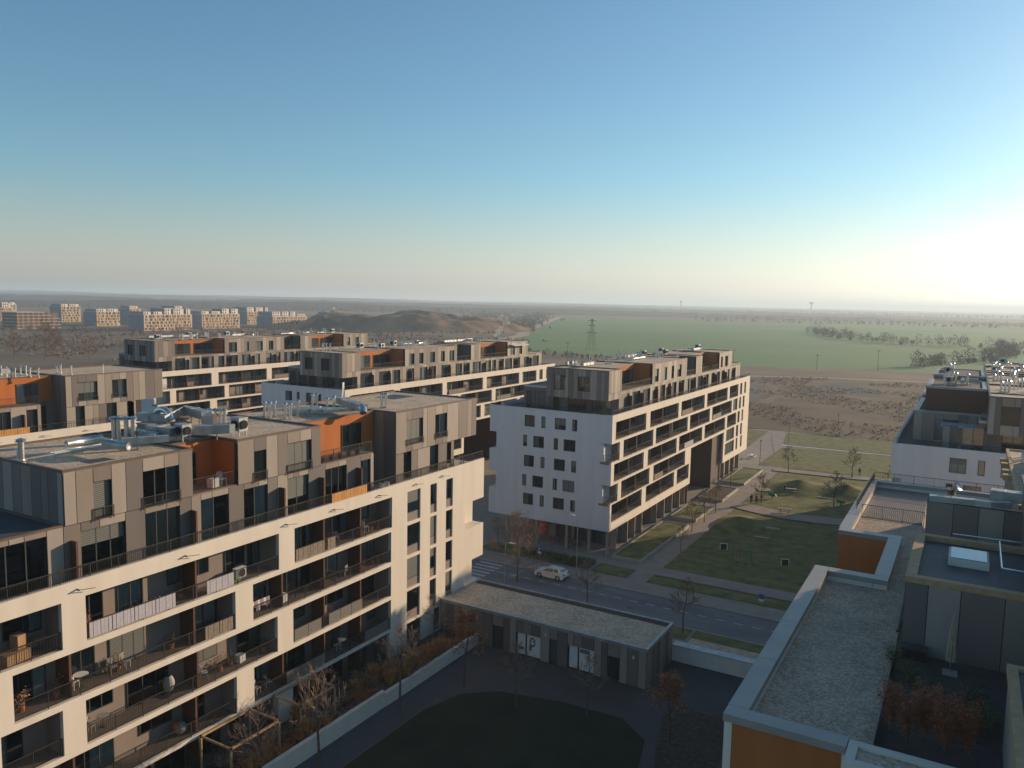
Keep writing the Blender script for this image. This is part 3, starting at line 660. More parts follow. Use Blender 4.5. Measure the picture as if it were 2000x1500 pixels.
    m.box(W7,X6-.24,6,50.3,19.73,23.18); m.box(W7,X6-2.6,50.3,53.8,19.73,26.0); m.box(W7,X6-.24,53.78,62.2,19.73,26.0); m.box(W7,X6-.24,62.2,66.1,22.62,26.0); m.box(W7,X6-4,62.2,66,19.73,22.6)
    m.box(W7+.1,X6-.24,ys+.26,32.8,23.2,26.0); m.box(W7+.1,X6-2.3,32.8,36.6,23.2,26.0); m.box(W7+.1,X6-.24,36.6,44.3,23.2,26.0); m.box(W7+.1,X6-2.3,44.3,50.3,23.2,26.0)
    m.build('top_floor_core',M['seam'],b)
    m=MB(); m.box(X6-2.29,X6-2.2,32.9,36.5,23.3,26.15); m.box(X6-2.2,X6-.22,36.42,36.5,23.3,26.15); m.box(X6-2.2,X6-.22,32.9,32.98,23.3,26.15); m.build('orange_recess',M['orange'],b)
    m=MB(); m.box(X6-2.29,X6-2.2,44.4,53.2,23.3,26.15); m.box(X6-2.2,X6-.22,44.4,44.48,23.3,26.15)
    m.build('orange_recess',M['orange'],b)
    m=MB(); m.box(X6-2.2,X6+.02,32.92,36.48,23.19,23.28); m.box(X6-2.2,X6+.02,44.42,50.58,23.19,23.28); m.build('terrace_floor',M['floor'],b)
    window(PE(X6-2.2),33.1,34.9,23.35,25.5,b,rnd,near,cur=.9,blind=False); window(PE(X6-2.2),49.2,51.6,23.35,25.5,b,rnd,near,cur=.9,blind=False); window(PE(X6-2.2),45.0,46.2,23.35,25.6,b,rnd,near,cur=.9,blind=False)
    railing(PE(X6+.03),32.95,36.45,23.25,b,.12,1.0,-.1); railing(PE(X6+.03),44.45,50.5,23.25,b,.12,1.0,-.1)
    clad('notch_lower_wall',PE(X6-2.5),50.3,53.5,19.72,26.1,[(51.0,52.6,20.1,22.7)],b,rnd); window(PE(X6-2.5),51.0,52.6,20.1,22.7,b,rnd,near,d0=-.2,blind=False)
    z=26.32; rA=roofslab(b,W7,X6+.05,ys,32.9,z); roofslab(b,W7,X6-2.25,32.9,36.5,z-.02,mt='membrane'); roofslab(b,W7,X6+.05,36.5,44.4,z+.01); roofslab(b,W7,X6-2.25,44.4,53.5,z-.02); roofslab(b,W7,X6+.05,53.5,66.3,z)
    roofslab(b,W7,X6,6,ys-.02,23.32,mt='membrane')
    if not full:
        for xx,yy in ((-93.2,49.1),(-93,49.4),(-95.4,51.3),(-95,51.7),(-92.5,50.8),(-91.2,51),(-94.1,54.8),(-93.8,55.1),(-91.5,55),(-90.6,58.4),(-96.9,49.9),(-95,49.5)): vent(b,xx-.6,yy,z-.1,1.0,.09)
        duct(b,[(-97,44,26.8),(-94,47,26.8),(-94,49,26.8)],.6,.5,z_legs=26.2)
        return b
    Z=26.3
    # ducts and fans of the foreground roof
    duct(b,[(-55.3,37.6,26.4),(-55.3,37.6,27.2)],.7,.6); duct(b,[(-52.3,36.3,26.75),(-49.8,36.5,26.75),(-50.4,38.6,27.15),(-47.9,38.5,27.0),(-47.4,38.2,26.7)],.8,.6,z_legs=26.2)
    m=MB(); pts=[(-50.6+.9*math.cos(a),36.9,26.9+.75*math.sin(a)) for a in [math.pi*i/8 for i in range(9)]]; m.tube(pts,.24,10); m.build('bent_duct',M['steel'],b,smooth=True)
    duct(b,[(-47.9,33.9,26.6),(-45.5,34.0,26.6)],.7,.55,z_legs=26.2); fanbox(b,-45.0,34.3,26.65,.8,.7,.75); duct(b,[(-45.3,35.0,26.6),(-44.6,35.7,26.6),(-43.6,36.9,26.65),(-43.6,37.1,26.65)],.75,.6,z_legs=26.2); fanbox(b,-43.75,37.9,26.65,.85,.75,.9)
    duct(b,[(-49.2,33.1,26.6),(-45.9,32.9,26.6),(-45.4,32.2,26.6)],.45,.35,z_legs=26.2); duct(b,[(-45.5,30.2,26.6),(-44.6,31.8,26.6),(-44.2,32.6,26.6)],.5,.4,z_legs=26.2)
    m=MB(); m.tube([(-45.6,29.2,26.85),(-44.0,29.1,26.85),(-43.4,29.3,26.85)],.26,14); m.build('round_duct',M['zinc'],b,smooth=True)
    m=MB(); m.tube([(-47.0,27.6,26.85),(-46.9,29.8,26.95)],.22,12); m.tube([(-46.3,26.2,26.6),(-46.6,29.9,26.6),(-47.6,30.9,26.6)],.07,8); m.tube([(-45.9,26.2,26.6),(-46.2,29.9,26.6),(-47.2,30.9,26.6)],.07,8); m.build('roof_pipes',M['steel'],b,smooth=True)
    for q in ((-48.5,32.0),(-48.1,32.3),(-47.8,32.6),(-48.7,31.8)): vent(b,*q,Z-.1,1.5,.15)
    for q in ((-48.9,39.6),(-48.5,39.8),(-48.1,40.3),(-48.2,40.0)): vent(b,*q,Z-.1,1.2,.13)
    vent(b,-46.9,24.9,Z-.1,1.2,.17); vent(b,-47.6,25.1,Z-.1,.5,.08)
    for q in ((-49.3,45.3),(-48.8,45.4),(-49.0,46.1),(-47.5,45.8),(-47.0,45.9),(-47.8,47.5),(-49.9,51.3),(-50.1,52.1),(-47.2,50.3),(-47.8,51.8),(-47.2,51.1)): vent(b,*q,Z-.1,1.15,.10)
    vent(b,-45.5,55.5,Z-.1,1.2,.11); vent(b,-45.2,55.7,Z-.1,1.2,.11)
    duct(b,[(-48.6,53.4,26.6),(-46.6,52.2,26.6),(-44.0,50.9,26.6),(-43.5,50.7,26.6)],.75,.55,z_legs=26.2)
    duct(b,[(-48.9,53.9,26.3),(-48.7,54.0,27.9)],.6,.5); 
    m=MB(); m.tube([(-43.9,50.8,26.9),(-43.4,50.5,26.85),(-43.2,50.3,26.5)],.3,14); m.build('duct_elbow',M['steel'],b,smooth=True)
    rr=random.Random(5)
    for k in range(5): duct(b,[(-49.5+k*.9,46.5+k*.5,26.5),(-48.2+k*.7,49.5,26.5),(-46.6+k*.5,49.9+.3*k,26.5)],.25,.25,mt='steel')
    for (xx,yy,sx,sy) in ((-50,35.3,1.2,1),( -50.2,38.6,.9,1.3),(-48.6,36.8,.9,.9)):
        m=MB(); m.box(xx-sx/2,xx+sx/2,yy-sy/2,yy+sy/2,26.2,26.85); m.box(xx-sx/2-.08,xx+sx/2+.08,yy-sy/2-.08,yy+sy/2+.08,26.85,26.92); m.build('roof_hatch',M['tap'][0],b)
    # sheet patches of membrane on the gravel
    m=MB()
    for x_,y_,sx,sy in ((-43.9,27.6,1.0,1.5),(-49.6,62.5,2.5,3.2)): m.box(x_-sx/2,x_+sx/2,y_-sy/2,y_+sy/2,26.17,26.215)
    m.build('roof_mats',M['membrane'],b)
    for q in ((36.6,-43.6),(44.3,-43.4)):
        pass
    return b
HA=south('apartment_block','long foreground apartment block at left, cream balcony grid under grey panelled roof storeys',-41.5,21,True,True)
HE=south('apartment_block','cropped apartment block at the left edge behind the foreground roof, with a long orange recess',-90.0,22,False,False)
M['pprint']=mat('poster_grey',(.16,.15,.15),.7,.2,3)
# ---- bike store pavilion
def pavilion():
    rnd=random.Random(4); b=thing('courtyard_pavilion','low single-storey pavilion with gravel roof and grey panelled walls joined to the foreground block','pavilion',(0,0,0))
    x0,x1,y0,y1=-41.4,-21.1,59.3,65.6; z0,z1=4.7,8.0
    hs=[(-35.7,-34.6,4.72,6.85),(-33.3,-30.85,4.75,6.75),(-29.95,-29.2,4.72,6.9),(-28.2,-25.75,4.75,6.8),(-24.5,-23.4,4.72,6.75)]
    clad('panelled_wall',PS(y0),x0,x1,z0,z1,hs,b,rnd,.5,1.3)
    clad('panelled_end',PE(x1),y0,y1,z0,z1,[],b,rnd,.5,1.2)
    for k in (0,2,4): 
        a,c,w0,w1=hs[k]; window(PS(y0),a,c,w0,w1,b,rnd,False,mull=[],blind=False,name='door',d0=-.15)
    m=MB(); m.box(x0,x1-.26,y0+.26,y1,z0,z1-.15); m.build('pavilion_core',M['seam'],b)
    for k in (1,3):
        a,c,w0,w1=hs[k]; o=MB(); o.pbox(PS(y0),a,c,w0,w1,-.16,-.12); s_=o.build('shop_window',M['dark'],b)
        f=MB(); mid=a+(c-a)*.40; f.pbox(PS(y0),a+.12,mid-.08,w0+.05,w1-.05,-.11,-.08); f.pbox(PS(y0),mid+.08,c-.05,w0+.05,w1-.05,-.11,-.08); pl=f.build('poster',M['plast'],s_)
        g=MB(); cx=(mid+c)/2+(-.1 if k==1 else .05); zc=w0+1.35
        if k==1:   # dark long-haired head outline with a light face
            for i in range(14):
                a0=2*math.pi*i/14; a1=2*math.pi*(i+1)/14
                for r0,r1 in ((.22,.38),):
                    g.quad(PS(y0)(cx+r0*.8*math.cos(a0),zc+r0*1.2*math.sin(a0),-.07),PS(y0)(cx+r1*.8*math.cos(a0),zc+r1*1.2*math.sin(a0),-.07),PS(y0)(cx+r1*.8*math.cos(a1),zc+r1*1.2*math.sin(a1),-.07),PS(y0)(cx+r0*.8*math.cos(a1),zc+r0*1.2*math.sin(a1),-.07))
            g.pbox(PS(y0),cx-.32,cx-.05,w0+.55,zc-.25,-.075,-.07); g.pbox(PS(y0),cx-.18,cx+.18,zc+.05,zc+.12,-.075,-.069); g.pbox(PS(y0),a+.2,mid-.2,w0+.5,w0+.75,-.075,-.07)
        else:
            g.pbox(PS(y0),mid+.15,c-.45,w1-.5,w1-.15,-.075,-.07); g.pbox(PS(y0),c-.55,c-.4,w1-.9,w1-.3,-.075,-.069); g.pbox(PS(y0),cx-.15,cx-.05,w0+1.0,w0+1.1,-.075,-.07); g.pbox(PS(y0),cx+.2,cx+.3,w0+1.0,w0+1.1,-.075,-.07)
        g.build('poster_print',M['pprint'],s_)
    roofslab(b,x0,x1+.08,y0-.08,y1+.05,8.12,mt='gravel',cop='zinc',h=.10,w=.22)
    m=MB(); m.box(x0+.3,x1-.2,y1-.95,y1-.2,8.0,8.06); m.build('moss_strip',M['soil'],b)
    for u in (-37.4,-30.3,-22.2):
        m=MB(); m.pbox(PS(y0),u-.06,u+.06,7.05,7.3,.06,.16); m.build('wall_lamp',M['plast'],b)
pavilion()
# ---- nearest block at the right, seen from above
def rightblock():
    rnd=random.Random(31); b=thing('apartment_block','nearest block at lower right, wide grey gravel roof edged by pale metal coping','apartment building',(0,0,0))
    X0,X1=-7.3,13; Y0,Y1=29.6,79
    P=PW(X0)
    # lower volumes with the roof recess at y 50.4-59.3
    m=MB(); m.box(X0+1.7,X1,Y0+.3,50.18,4.6,19.2); m.box(X0+1.7,X1,59.42,Y1-.3,4.6,19.2); m.box(-4.0,X1,50.18,59.42,4.6,19.2); m.box(X0+1.7,-4.0,50.18,59.42,4.6,13.3); m.box(X0+.02,X0+1.7,Y0+2.6,50.16,16.7,19.2); m.box(X0+.02,X0+1.7,59.4,Y1,16.7,19.2); m.build('building_core',M['cream'],b)
    # west facade: cream frame with loggias
    rows=[(16.3,[(31,43.5),(45,49.8),(61,71),(72.5,78)]),(13.3,[(31,41),(42.5,49.5),(60.2,70),(71.5,78)]),(10.35,[(31,43.5),(45,59),(61,71),(72.5,78)]),(7.5,[(31,41),(42.5,56),(57.5,70),(71.5,78)])]
    f=MB(); wall_holes(f,P,Y0,Y1,4.6,20.0,[(50.3,59.4,13.4,20.0)]+[(u0,u1,h-2.62,h) for h,L in rows for u0,u1 in L],.3); f.build('facade_frame',M['cream'],b)
    fl=MB()
    for h,L in rows: (fl.box(X0+.3,X0+1.7,Y0+.3,49.9,h+.02,h+.34),fl.box(X0+.3,X0+1.7,59.5,Y1-.3,h+.02,h+.34))
    fl.build('balcony_floor',M['floor'],b)
    for h,L in rows[:2]:
        for u0,u1 in L: railing(P,u0,u1,h-2.62,b,.3,1.0,-.12)
    for h,L in rows:
        for u in (38,52,65,76): mm=MB(); mm.box(X0+.1,X0+1.7,u-.07,u+.07,h-2.6,h-.01); mm.build('partition',M['partition'],b)
    for u0,u1 in ((51,52.6),(60.2,61.5)): 
        mm=MB(); mm.box(X0-1.5,X0-.01,u0,u1,13.0,16.2); 
    # orange recess and orange front
    o=MB(); o.box(X0+.02,-4.1,59.3,59.42,13.4,20.0); o.box(-4.15,-4.05,50.3,59.3,13.4,19.98); o.box(X0+.02,-4.15,50.18,50.3,13.4,19.98); o.build('orange_recess',M['orange'],b)
    mm=MB(); mm.box(X0+.05,-4.15,50.35,59.3,13.3,13.42); mm.build('recess_floor',M['floor'],b)
    o=MB(); o.box(X0+.02,-3.05,Y0+.02,Y0+.3,4.6,19.98); o.build('orange_front',M['orange'],b)
    o=MB(); o.box(-3.05,X1,Y0-.02,Y0+.28,4.6,20.0); o.build('front_wall',M['cream'],b)
    # screens sticking out of the facade
    for u,z in ((61.2,14.2),(60.0,10),(49,10.8),(41,11.0),(77.5,8)):
        mm=MB(); mm.box(X0-1.35,X0-.002,u-.06,u+.06,z-2.2,z+.7); mm.build('orange_screen',M['partition'],b)
    # gravel field
    g=MB(); g.box(-4.05,-2.2,Y0+.6,66.3,19.2,19.72); g.box(X0+.75,-4.05,Y0+.6,49.6,19.2,19.72); g.box(X0+.75,-4.05,60.1,66.3,19.2,19.72); rf=g.build('roof',M['gravelG'],b)
    # wide metal coping with an upstand behind it
    def cop(x0,x1,y0,y1): 
        c=MB(); L=max(x1-x0,y1-y0); n=max(1,round(L/4.6))
        for i in range(n):
            if y1-y0>x1-x0: c.box(x0,x1,y0+(y1-y0)*i/n+.012,y0+(y1-y0)*(i+1)/n-.012,20.0,20.3)
            else: c.box(x0+(x1-x0)*i/n+.012,x0+(x1-x0)*(i+1)/n-.012,y0,y1,20.0,20.3)
        c.build('metal_coping',M['copz'],rf)
    cop(X0-.06,X0+.75,Y0+.75,50.35); cop(X0-.06,-3.3,49.6+.75,50.35+.0) if 0 else None
    cop(X0-.06,-2.9,Y0-.06,Y0+.74); cop(X0+.76,-3.25,49.55,50.35); cop(-4.06,-3.25,50.36,59.3); cop(X0+.0,-3.25,59.31,60.1); cop(X0-.06,X0+.72,60.11,Y1); cop(X0+.73,4.5,Y1-.7,Y1)
    u=MB(); u.box(X0+.5,X0+.74,Y0+.7,49.6,19.2,20.0); u.box(X0+.74,-4.06,49.58,49.8,19.2,20.0); u.box(-4.04,-3.3,49.6,60.05,19.2,20.0); u.box(X0+.5,X0+.7,60.05,Y1-.7,19.2,20.0); u.box(X0+.5,4.4,Y1-.69,Y1-.5,16.9,20.0); u.box(X0+.5,-2.9,Y0+.3,Y0+.72,19.2,20.0)
    u.build('parapet_upstand',M['cream'],rf)
    # deck terrace at the far end
    d=MB(); d.box(X0+.72,-2.4,66.4,Y1-.7,19.3,19.75); d.build('terrace_deck',M['deck'],b)
    railing(PS(66.35),X0+.75,-2.2,19.72,b,.13,1.05,0); railing(PW(X0+.35),66.4,Y1-.2,20.3,b,.13,.75,0); railing(PS(Y1-.35),X0+.4,4.4,20.3,b,.13,.8,0)
    # light well
    m=MB(); m.box(-2.35,4.5,60.5,Y1-.7,16.9,17.0); m.box(-2.42,-2.36,66.5,Y1-.7,17,19.76); m.build('light_well',M['taupe'],b)
    # roof edge safety rail with clips along the gravel
    m=MB(); m.tube([(-2.25,43,19.9),(-2.35,57,19.95),(-2.0,62,19.95),(-1.7,66,20.2)],.06,8)
    for q in (44,47,50): m.box(-2.3,-2.0,q,q+.06,19.9,19.95); m.box(-2.3,-2.0,q+.5,q+.56,19.9,19.95)
    m.build('cable_conduit',M['rail'],b)
    # sunken terrace court south
    m=MB(); m.box(-2.15,5,Y0+.3,40.8,19.2,19.78); m.build('terrace_paving',mat('terrace_dark_paving',(.07,.062,.055),.9,.2,1.5),b)
    m=MB(); m.box(-2.2,-2.12,Y0+.3,41,19.3,20.15); m.build('terrace_edge',M['tap'][0],b)
    clad('terrace_wall',PS(41),-1.95,5.2,19.75,23.35,[],b,rnd,.9,2.1)
    m=MB(); m.box(-1.9,5,41.1,49.4,19.3,22.6); m.box(-1.9,5,49.4,53.5,19.3,20.2); m.build('court_block',M['tap'][0],b)
    # roof with brown timber coping, skylight
    roofslab(b,-1.95,5.2,40.95,49.5,23.45,mt='membrane',cop='woodlt',h=.4,w=.45)
    m=MB(); m.box(-.3,1.5,44.9,47.2,23.05,23.5); o=m.build('skylight',M['cream'],b)
    m=MB(); m.box(-.2,1.4,45.05,47.05,23.5,23.56); m.build('skylight_glass',mat('skylight_glass',(.25,.38,.44),.12,.1,spec=.8),o)
    m=MB(); m.tube([(2.0,44.2,23.6),(2.0,49,23.7)],.05,6); m.tube([(2.0,44.2,23.6),(4.2,44.2,23.6)],.05,6); m.tube([(-.2,49,23.75),(3,49.2,23.75)],.04,6); m.build('safety_rail',M['steel'],b)
    clad('plant_screen',PS(53.6),-1.7,5.2,21.5,24.4,[],b,rnd,1.2,2.4)
    m=MB(); m.box(-1.7,5.2,53.62,54.2,19.3,24.3); m.build('plant_screen_core',M['seam'],b)
    duct(b,[(-1.6,53.9,24.4),(.8,53.9,24.45),(1.6,53.6,24.5),(2.6,53.9,24.55)],.5,.35); duct(b,[(1.6,55.2,24.7),(3,55.0,24.7),(6,54.6,24.7)],.8,.6)
    m=MB(); m.tube([(-.5,55.5,24.2),(-.5,55.5,24.9),(-.1,55.3,25.2)],.28,12); m.build('vent_cowl',M['steel'],b,smooth=True)
    # east high roof strip
    m=MB(); m.box(3.2,13,45,55.5,19.3,26.1); m.box(3.2,13,55.5,Y1-1,19.3,24.2); m.box(4.4,13,Y0+.3,45,19.3,26.1) ; m.build('upper_core',M['tap'][3],b)
    roofslab(b,3.1,13,55.5,Y1-1,24.45,cop='woodlt',w=.2); roofslab(b,3.1,13,45,55.5,26.3,cop='cop')
    for i in range(14): vent(b,3.6+rnd.uniform(0,2.2),60+i*1.2,24.3,rnd.uniform(.3,.9),.1)
    duct(b,[(4.2,60,24.6),(4.0,66,24.6),(4.8,73,24.6)],.4,.35,mt='steel'); fanbox(b,4.6,66,24.8)
    for q in (65.5,67.5,70.5,72.5): m=MB(); m.box(2.55,3.09,q,q+.7,24,24.4); m.build('timber_edge',M['woodlt'],b)
    # foreground right box
    m=MB(); m.box(2.0,6,Y0-6,33.4,19.2,22.9); m.build('stair_box',M['tap'][2],b); roofslab(b,1.95,6,Y0-6,33.45,23.1,cop='woodlt',w=.3,mt='membrane')
    m=MB(); m.box(4.8,9,34,41,19.2,24.4); m.build('stair_box',M['taupe'],b); roofslab(b,4.7,9,34,41.1,24.5,cop='woodlt',w=.3)
    m=MB(); m.tube([(4.6,41.6,23.2),(4.6,41.6,25.0)],.35,14); m.tube([(4.6,41.6,25.0),(4.6,41.6,25.12)],.42,14); m.build('round_stack',M['zinc'],b,smooth=False)
    roofslab(b,-2.85,2,Y0-1,Y0+.6,20.28,mt='gravel',cop='cream',w=.3)
    return b
rightblock()
HH=north('apartment_block','apartment block at the right edge across the street, blank pale end wall under dark terraces',12.7,14,1,east=False,Y1=174.8,wing=(1.3,172))
# ================= FAR BUILDINGS =================
def farblock(x,y,L,D,H,rz,label,stagger=True,seed=0,lit='timber'):
    rnd=random.Random(seed); b=thing('apartment_building',label,'apartment building',(x,y,0),rz,'distant white apartment blocks at left')
    n=int(H/3); m=MB(); hs=[]
    # sunny long face is local +X, end face is -Y
    for k in range(n-2):
        z=.6+k*3; u=1.0+rnd.uniform(0,1)
        while u<L-2.5:
            W=rnd.choice([1.6,2.4,3.2]); hs.append((u,u+W,z,z+2.3)); u+=W+rnd.choice([1.0,1.6,2.2])
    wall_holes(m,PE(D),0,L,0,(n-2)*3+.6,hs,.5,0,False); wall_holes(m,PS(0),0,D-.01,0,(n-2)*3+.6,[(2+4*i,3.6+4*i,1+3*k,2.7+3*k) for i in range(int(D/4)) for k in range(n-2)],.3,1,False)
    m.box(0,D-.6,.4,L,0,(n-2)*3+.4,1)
    m.build('wall',[M['fartan'],M['farshade']],b)
    for k,part in enumerate(('window_band',)):
        g=MB(); g.box(D-.62,D-.45,.5,L-.5,.2,(n-2)*3+.3); g.build('window_band',M['pane'][0],b)
    t=MB()
    for h in hs:
        if rnd.random()<.75: a=rnd.choice([0,.5]); t.pbox(PE(D),h[0]+(h[1]-h[0])*a,h[0]+(h[1]-h[0])*(a+.5),h[2],h[3],-.3,-.1)
        if rnd.random()<.5: t.pbox(PE(D),h[0]-.5,h[0]-.05,h[2]-.2,h[3]+.3,.0,.1)
    t.build('timber_shutters',M['ochre'],b)
    # roof storeys in separate white boxes
    t=MB(); q=MB(); z0=(n-2)*3+.6; u=1
    while u<L-5:
        W=rnd.uniform(7,13); W=min(W,L-u-1); h=rnd.choice([2.9,5.6]); a=[(u+1+2.6*i,u+2.3+2.6*i,z0+.4+2.8*k,z0+2.3+2.8*k) for i in range(int((W-1.5)/2.6)) for k in range(1 if h<3 else 2)]
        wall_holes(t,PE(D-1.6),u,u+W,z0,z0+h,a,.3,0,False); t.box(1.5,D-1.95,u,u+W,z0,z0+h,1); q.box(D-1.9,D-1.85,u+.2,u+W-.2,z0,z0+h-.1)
        t.box(D-1.9,D-1.6,u,u+W,z0+h-.02,z0+h+.05,0)
        u+=W+rnd.uniform(1.5,4)
    t.build('roof_storey',[M['cream'],M['farshade']],b); q.build('roof_windows',M['pane'][2],b)
    t=MB(); t.box(-.2,D+.5,-.2,L+.2,z0,z0+.25); t.build('cornice',M['cream'],b)
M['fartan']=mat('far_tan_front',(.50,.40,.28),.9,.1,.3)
M['farshade']=mat('far_end_shade',(.24,.26,.28),.9,.08,.2)  # bluish shade of the sides turned from the sun, put into the colour
M['ochre']=mat('ochre_timber',(.40,.21,.08),.8,.25,1)
def _far():
    # (x, y, length, depth, height)
    specs=[(-948,557,24,24,26,'far block with white roof boxes behind the unfinished shell',1),(-815,517,27,24,22,'narrow far block, third from the left',2),
      (-694,488,55,24,22,'widest far block with ochre timber front, blue shaded end',3),(-704,563,50,20,21,'far block right of the widest one, orange roof corner',4),
      (-690,648,54,26,20,'pale far block with square window grid, last of the row',5),(-778,831,32,20,18,'most distant far block, half hidden by the dark spoil heap',6),(-831,567,14,20,25,'far block peeping behind the widest one',7),(-1063,549,18,20,24,'far block at the very left edge',8),(-870,640,30,30,22,'shaded blue-grey far block between the third one and the widest',9),(-1010,505,30,30,22,'shaded far block directly behind the unfinished shell',10),(-790,700,36,30,21,'shaded far block left of the pale last one',11)]
    for x,y,L,D,H,lab,s in specs: farblock(x-D,y,L,D,H,R(0),lab,seed=s)
_far()
def skeleton():
    b=thing('building_shell','unfinished concrete building shell with open floors at the far left','building',(-809,424,0))
    m=MB()
    for k in range(6): m.box(-14,14,0,42-(k>3)*8*(k-3),k*3.1,k*3.1+.3)
    m.build('floor_slab',M['cream'],b); m=MB()
    for k in range(5):
        for u in range(0,40,5):
            for xx in (-13.7,-5,5,13.5): m.box(xx-.2,xx+.2,u+.5,u+.9,k*3.1+.3,k*3.1+3.1)
    m.build('column',M['ochre'],b); m=MB(); m.box(-13,12.5,.6,40,0,15); m.build('inner_wall',M['brickish'],b)
M['brickish']=mat('raw_block',(.16,.11,.075),.9,.2,.4)
skeleton()
# ================= HILLS, SOIL HEAP =================
def heap(name,cx,cy,sx,sy,h,mt,label,seed=0,rz=0,n=72,flat=.6,kind='structure'):
    b=MB(); ca,sa=math.cos(rz),math.sin(rz)
    for i in range(n+1):
        for j in range(n+1):
            u=-1+2*i/n; v=-1+2*j/n; d=max(0,1-math.hypot(u,v)); e=min(1,d/(1-flat)) ; e=e*e*(3-2*e)
            z=h*e*(.78+.5*noise.noise(Vector((u*2.2+seed,v*2.2,seed)))+.20*noise.noise(Vector((u*9,v*9+seed,1)))+.13*abs(noise.noise(Vector((u*24,v*24+seed,3)))))-.1
            x=u*sx;yy=v*sy; b.v.append((cx+x*ca-yy*sa,cy+x*sa+yy*ca,z if d>0 else -.3))
    for i in range(n):
        for j in range(n): a=i*(n+1)+j; b.f.append((a,a+n+1,a+n+2,a+1)); b.m.append(0)
    return tag(b.build(name,mt,smooth=True),label,kind=kind)
hm=mat('excavated_earth',(.085,.056,.036),.95,.3,.035,1,.35,col2=(.34,.205,.11),detail=10)
heap('soil_heap',-585,765,150,105,19,hm,'broad brown heap of excavated earth',1,R(38))
heap('soil_heap',-520,800,90,60,12,hm,'lower brown earth slope running right from the heap',4,R(50))
heap('soil_heap',-625,665,34,26,15,mat('dark_spoil',(.05,.052,.05),.95,.2,.1),'dark conical spoil heap',7,R(38),30,.05)
wood=mat('far_wood',(.040,.036,.028),1,.35,.03,.5,.3,col2=(.075,.062,.045),detail=8)
def hills():
    b=MB(); n=170
    ring=[(2300,20),(3200,26),(5200,33),(7600,42)]
    # woodland hills in the north-west: azimuth measured left of +Y
    for k,(d,h) in enumerate(ring):
        base=len(b.v)
        for i in range(n+1):
            az=R(75-78*i/n); f=1-i/n; prof=min(1,f*1.55)**.8
            hh=h*prof*(.72+.5*noise.noise(Vector((i*.05+k*7,k,0)))+.07*noise.noise(Vector((i*.9,k*3,2))))+7*(.6+.5*noise.noise(Vector((i*.6,k,5))))
            x,yy=-math.sin(az)*d,math.cos(az)*d
            b.v.append((x*.93,yy*.93,-1)); b.v.append((x,yy,hh)); b.v.append((x*1.12,yy*1.12,hh*.9))
        for i in range(n):
            a=base+i*3
            for q in (0,1): b.f.append((a+q,a+3+q,a+4+q,a+1+q)); b.m.append(0)
    return tag(b.build('hills',wood,smooth=True),'low wooded hills along the horizon',kind='structure')
hills()
# ================= TREES =================
def branches(mb,p,d,L,r,depth,rnd,spread,leaf=None,up=.25,nb=(3,4),minr=.006,leafmb=None):
    n=3; pts=[p.copy()]; q=p.copy(); dd=d.copy()
    for i in range(n):
        dd=(dd+Vector((rnd.gauss(0,.10),rnd.gauss(0,.10),rnd.gauss(0,.05)+up*.12))).normalized(); q=q+dd*L/n; pts.append(q.copy())
    rad=[max(minr,r*(1-.45*i/n)) for i in range(n+1)]
    mb.tube(pts,rad,5 if r>.05 else 3,cap=False)
    if leafmb is not None and depth<=1:
        for _ in range(leaf):
            c=pts[rnd.randint(1,n)]+Vector((rnd.gauss(0,.12),rnd.gauss(0,.12),rnd.gauss(0,.12))); s=rnd.uniform(.07,.15)
            a=Vector((rnd.gauss(0,1),rnd.gauss(0,1),rnd.gauss(0,1))).normalized(); e=a.cross(Vector((0,.3,1))).normalized()
            leafmb.quad(tuple(c),tuple(c+a*s),tuple(c+a*s+e*s),tuple(c+e*s))
    if depth==0: return
    k=rnd.randint(*nb)
    for i in range(k):
        t=rnd.uniform(.35,1); j=min(n,max(1,int(round(t*n)))); o=pts[j]
        ax=Vector((rnd.gauss(0,1),rnd.gauss(0,1),rnd.gauss(0,.4))); ax=(ax-dd*ax.dot(dd)).normalized()
        nd=(dd*math.cos(spread)+ax*math.sin(spread)+Vector((0,0,up))).normalized()
        branches(mb,o,nd,L*rnd.uniform(.6,.82),rad[j]*.6,depth-1,rnd,spread,leaf,up,nb,minr,leafmb)
def tree(name,label,cat,H,seed,shape='broad',leaf=0,tw='twig',leafmat='rust',group=None,trunk_h=.28,depth=4,nb=(3,4),minr=.008):
    rnd=random.Random(seed); t=thing(name,label,cat,(0,0,0),0,group)
    m=MB(); th=H*trunk_h; r=H*.013
    m.tube([(0,0,-.1),(0.02*H*.1,0,th*.5),(0,.01*H,th)],[r*1.35,r,r*.9],8); 
    lead=[(0,.01*H,th)]; q=Vector(lead[0]); n=5
    for i in range(n): q=q+Vector((rnd.gauss(0,.03)*H*.3,rnd.gauss(0,.03)*H*.3,H*(.9-trunk_h)/n)); lead.append(tuple(q))
    m.tube(lead,[r*.9*(1-.8*i/n)+.01 for i in range(n+1)],6,cap=False)
    m.build('trunk',M['bark'],t)
    c=MB(); lf=MB() if leaf else None
    K=16 if shape!='young' else 11
    for i in range(K):
        f=i/(K-1); j=f*n; a=int(min(j,n-1)); o=Vector(lead[a]).lerp(Vector(lead[a+1]),min(j-a,1))
        an=i*2.4+rnd.uniform(-.3,.3)
        tilt={'broad':.55,'young':.6,'column':.9}[shape]+.5*f
        L=H*{'broad':.30,'young':.22,'column':.16}[shape]*(1.05-.62*f)
        d=Vector((math.cos(an),math.sin(an),tilt)).normalized()
        branches(c,o,d,L,r*.5*(1-.6*f),depth-1,rnd,.62,leaf,.22,nb,minr,lf)
    c.build('crown',M[tw],t)
    if leaf and lf: lf.build('leaves',M[leafmat],t)
    return t
T1=tree('bare_tree','large bare broad tree beside the street lamp and the parked car','tree',8.2,3,'broad',tw='twig',depth=4,nb=(3,5),trunk_h=.13,minr=.016)
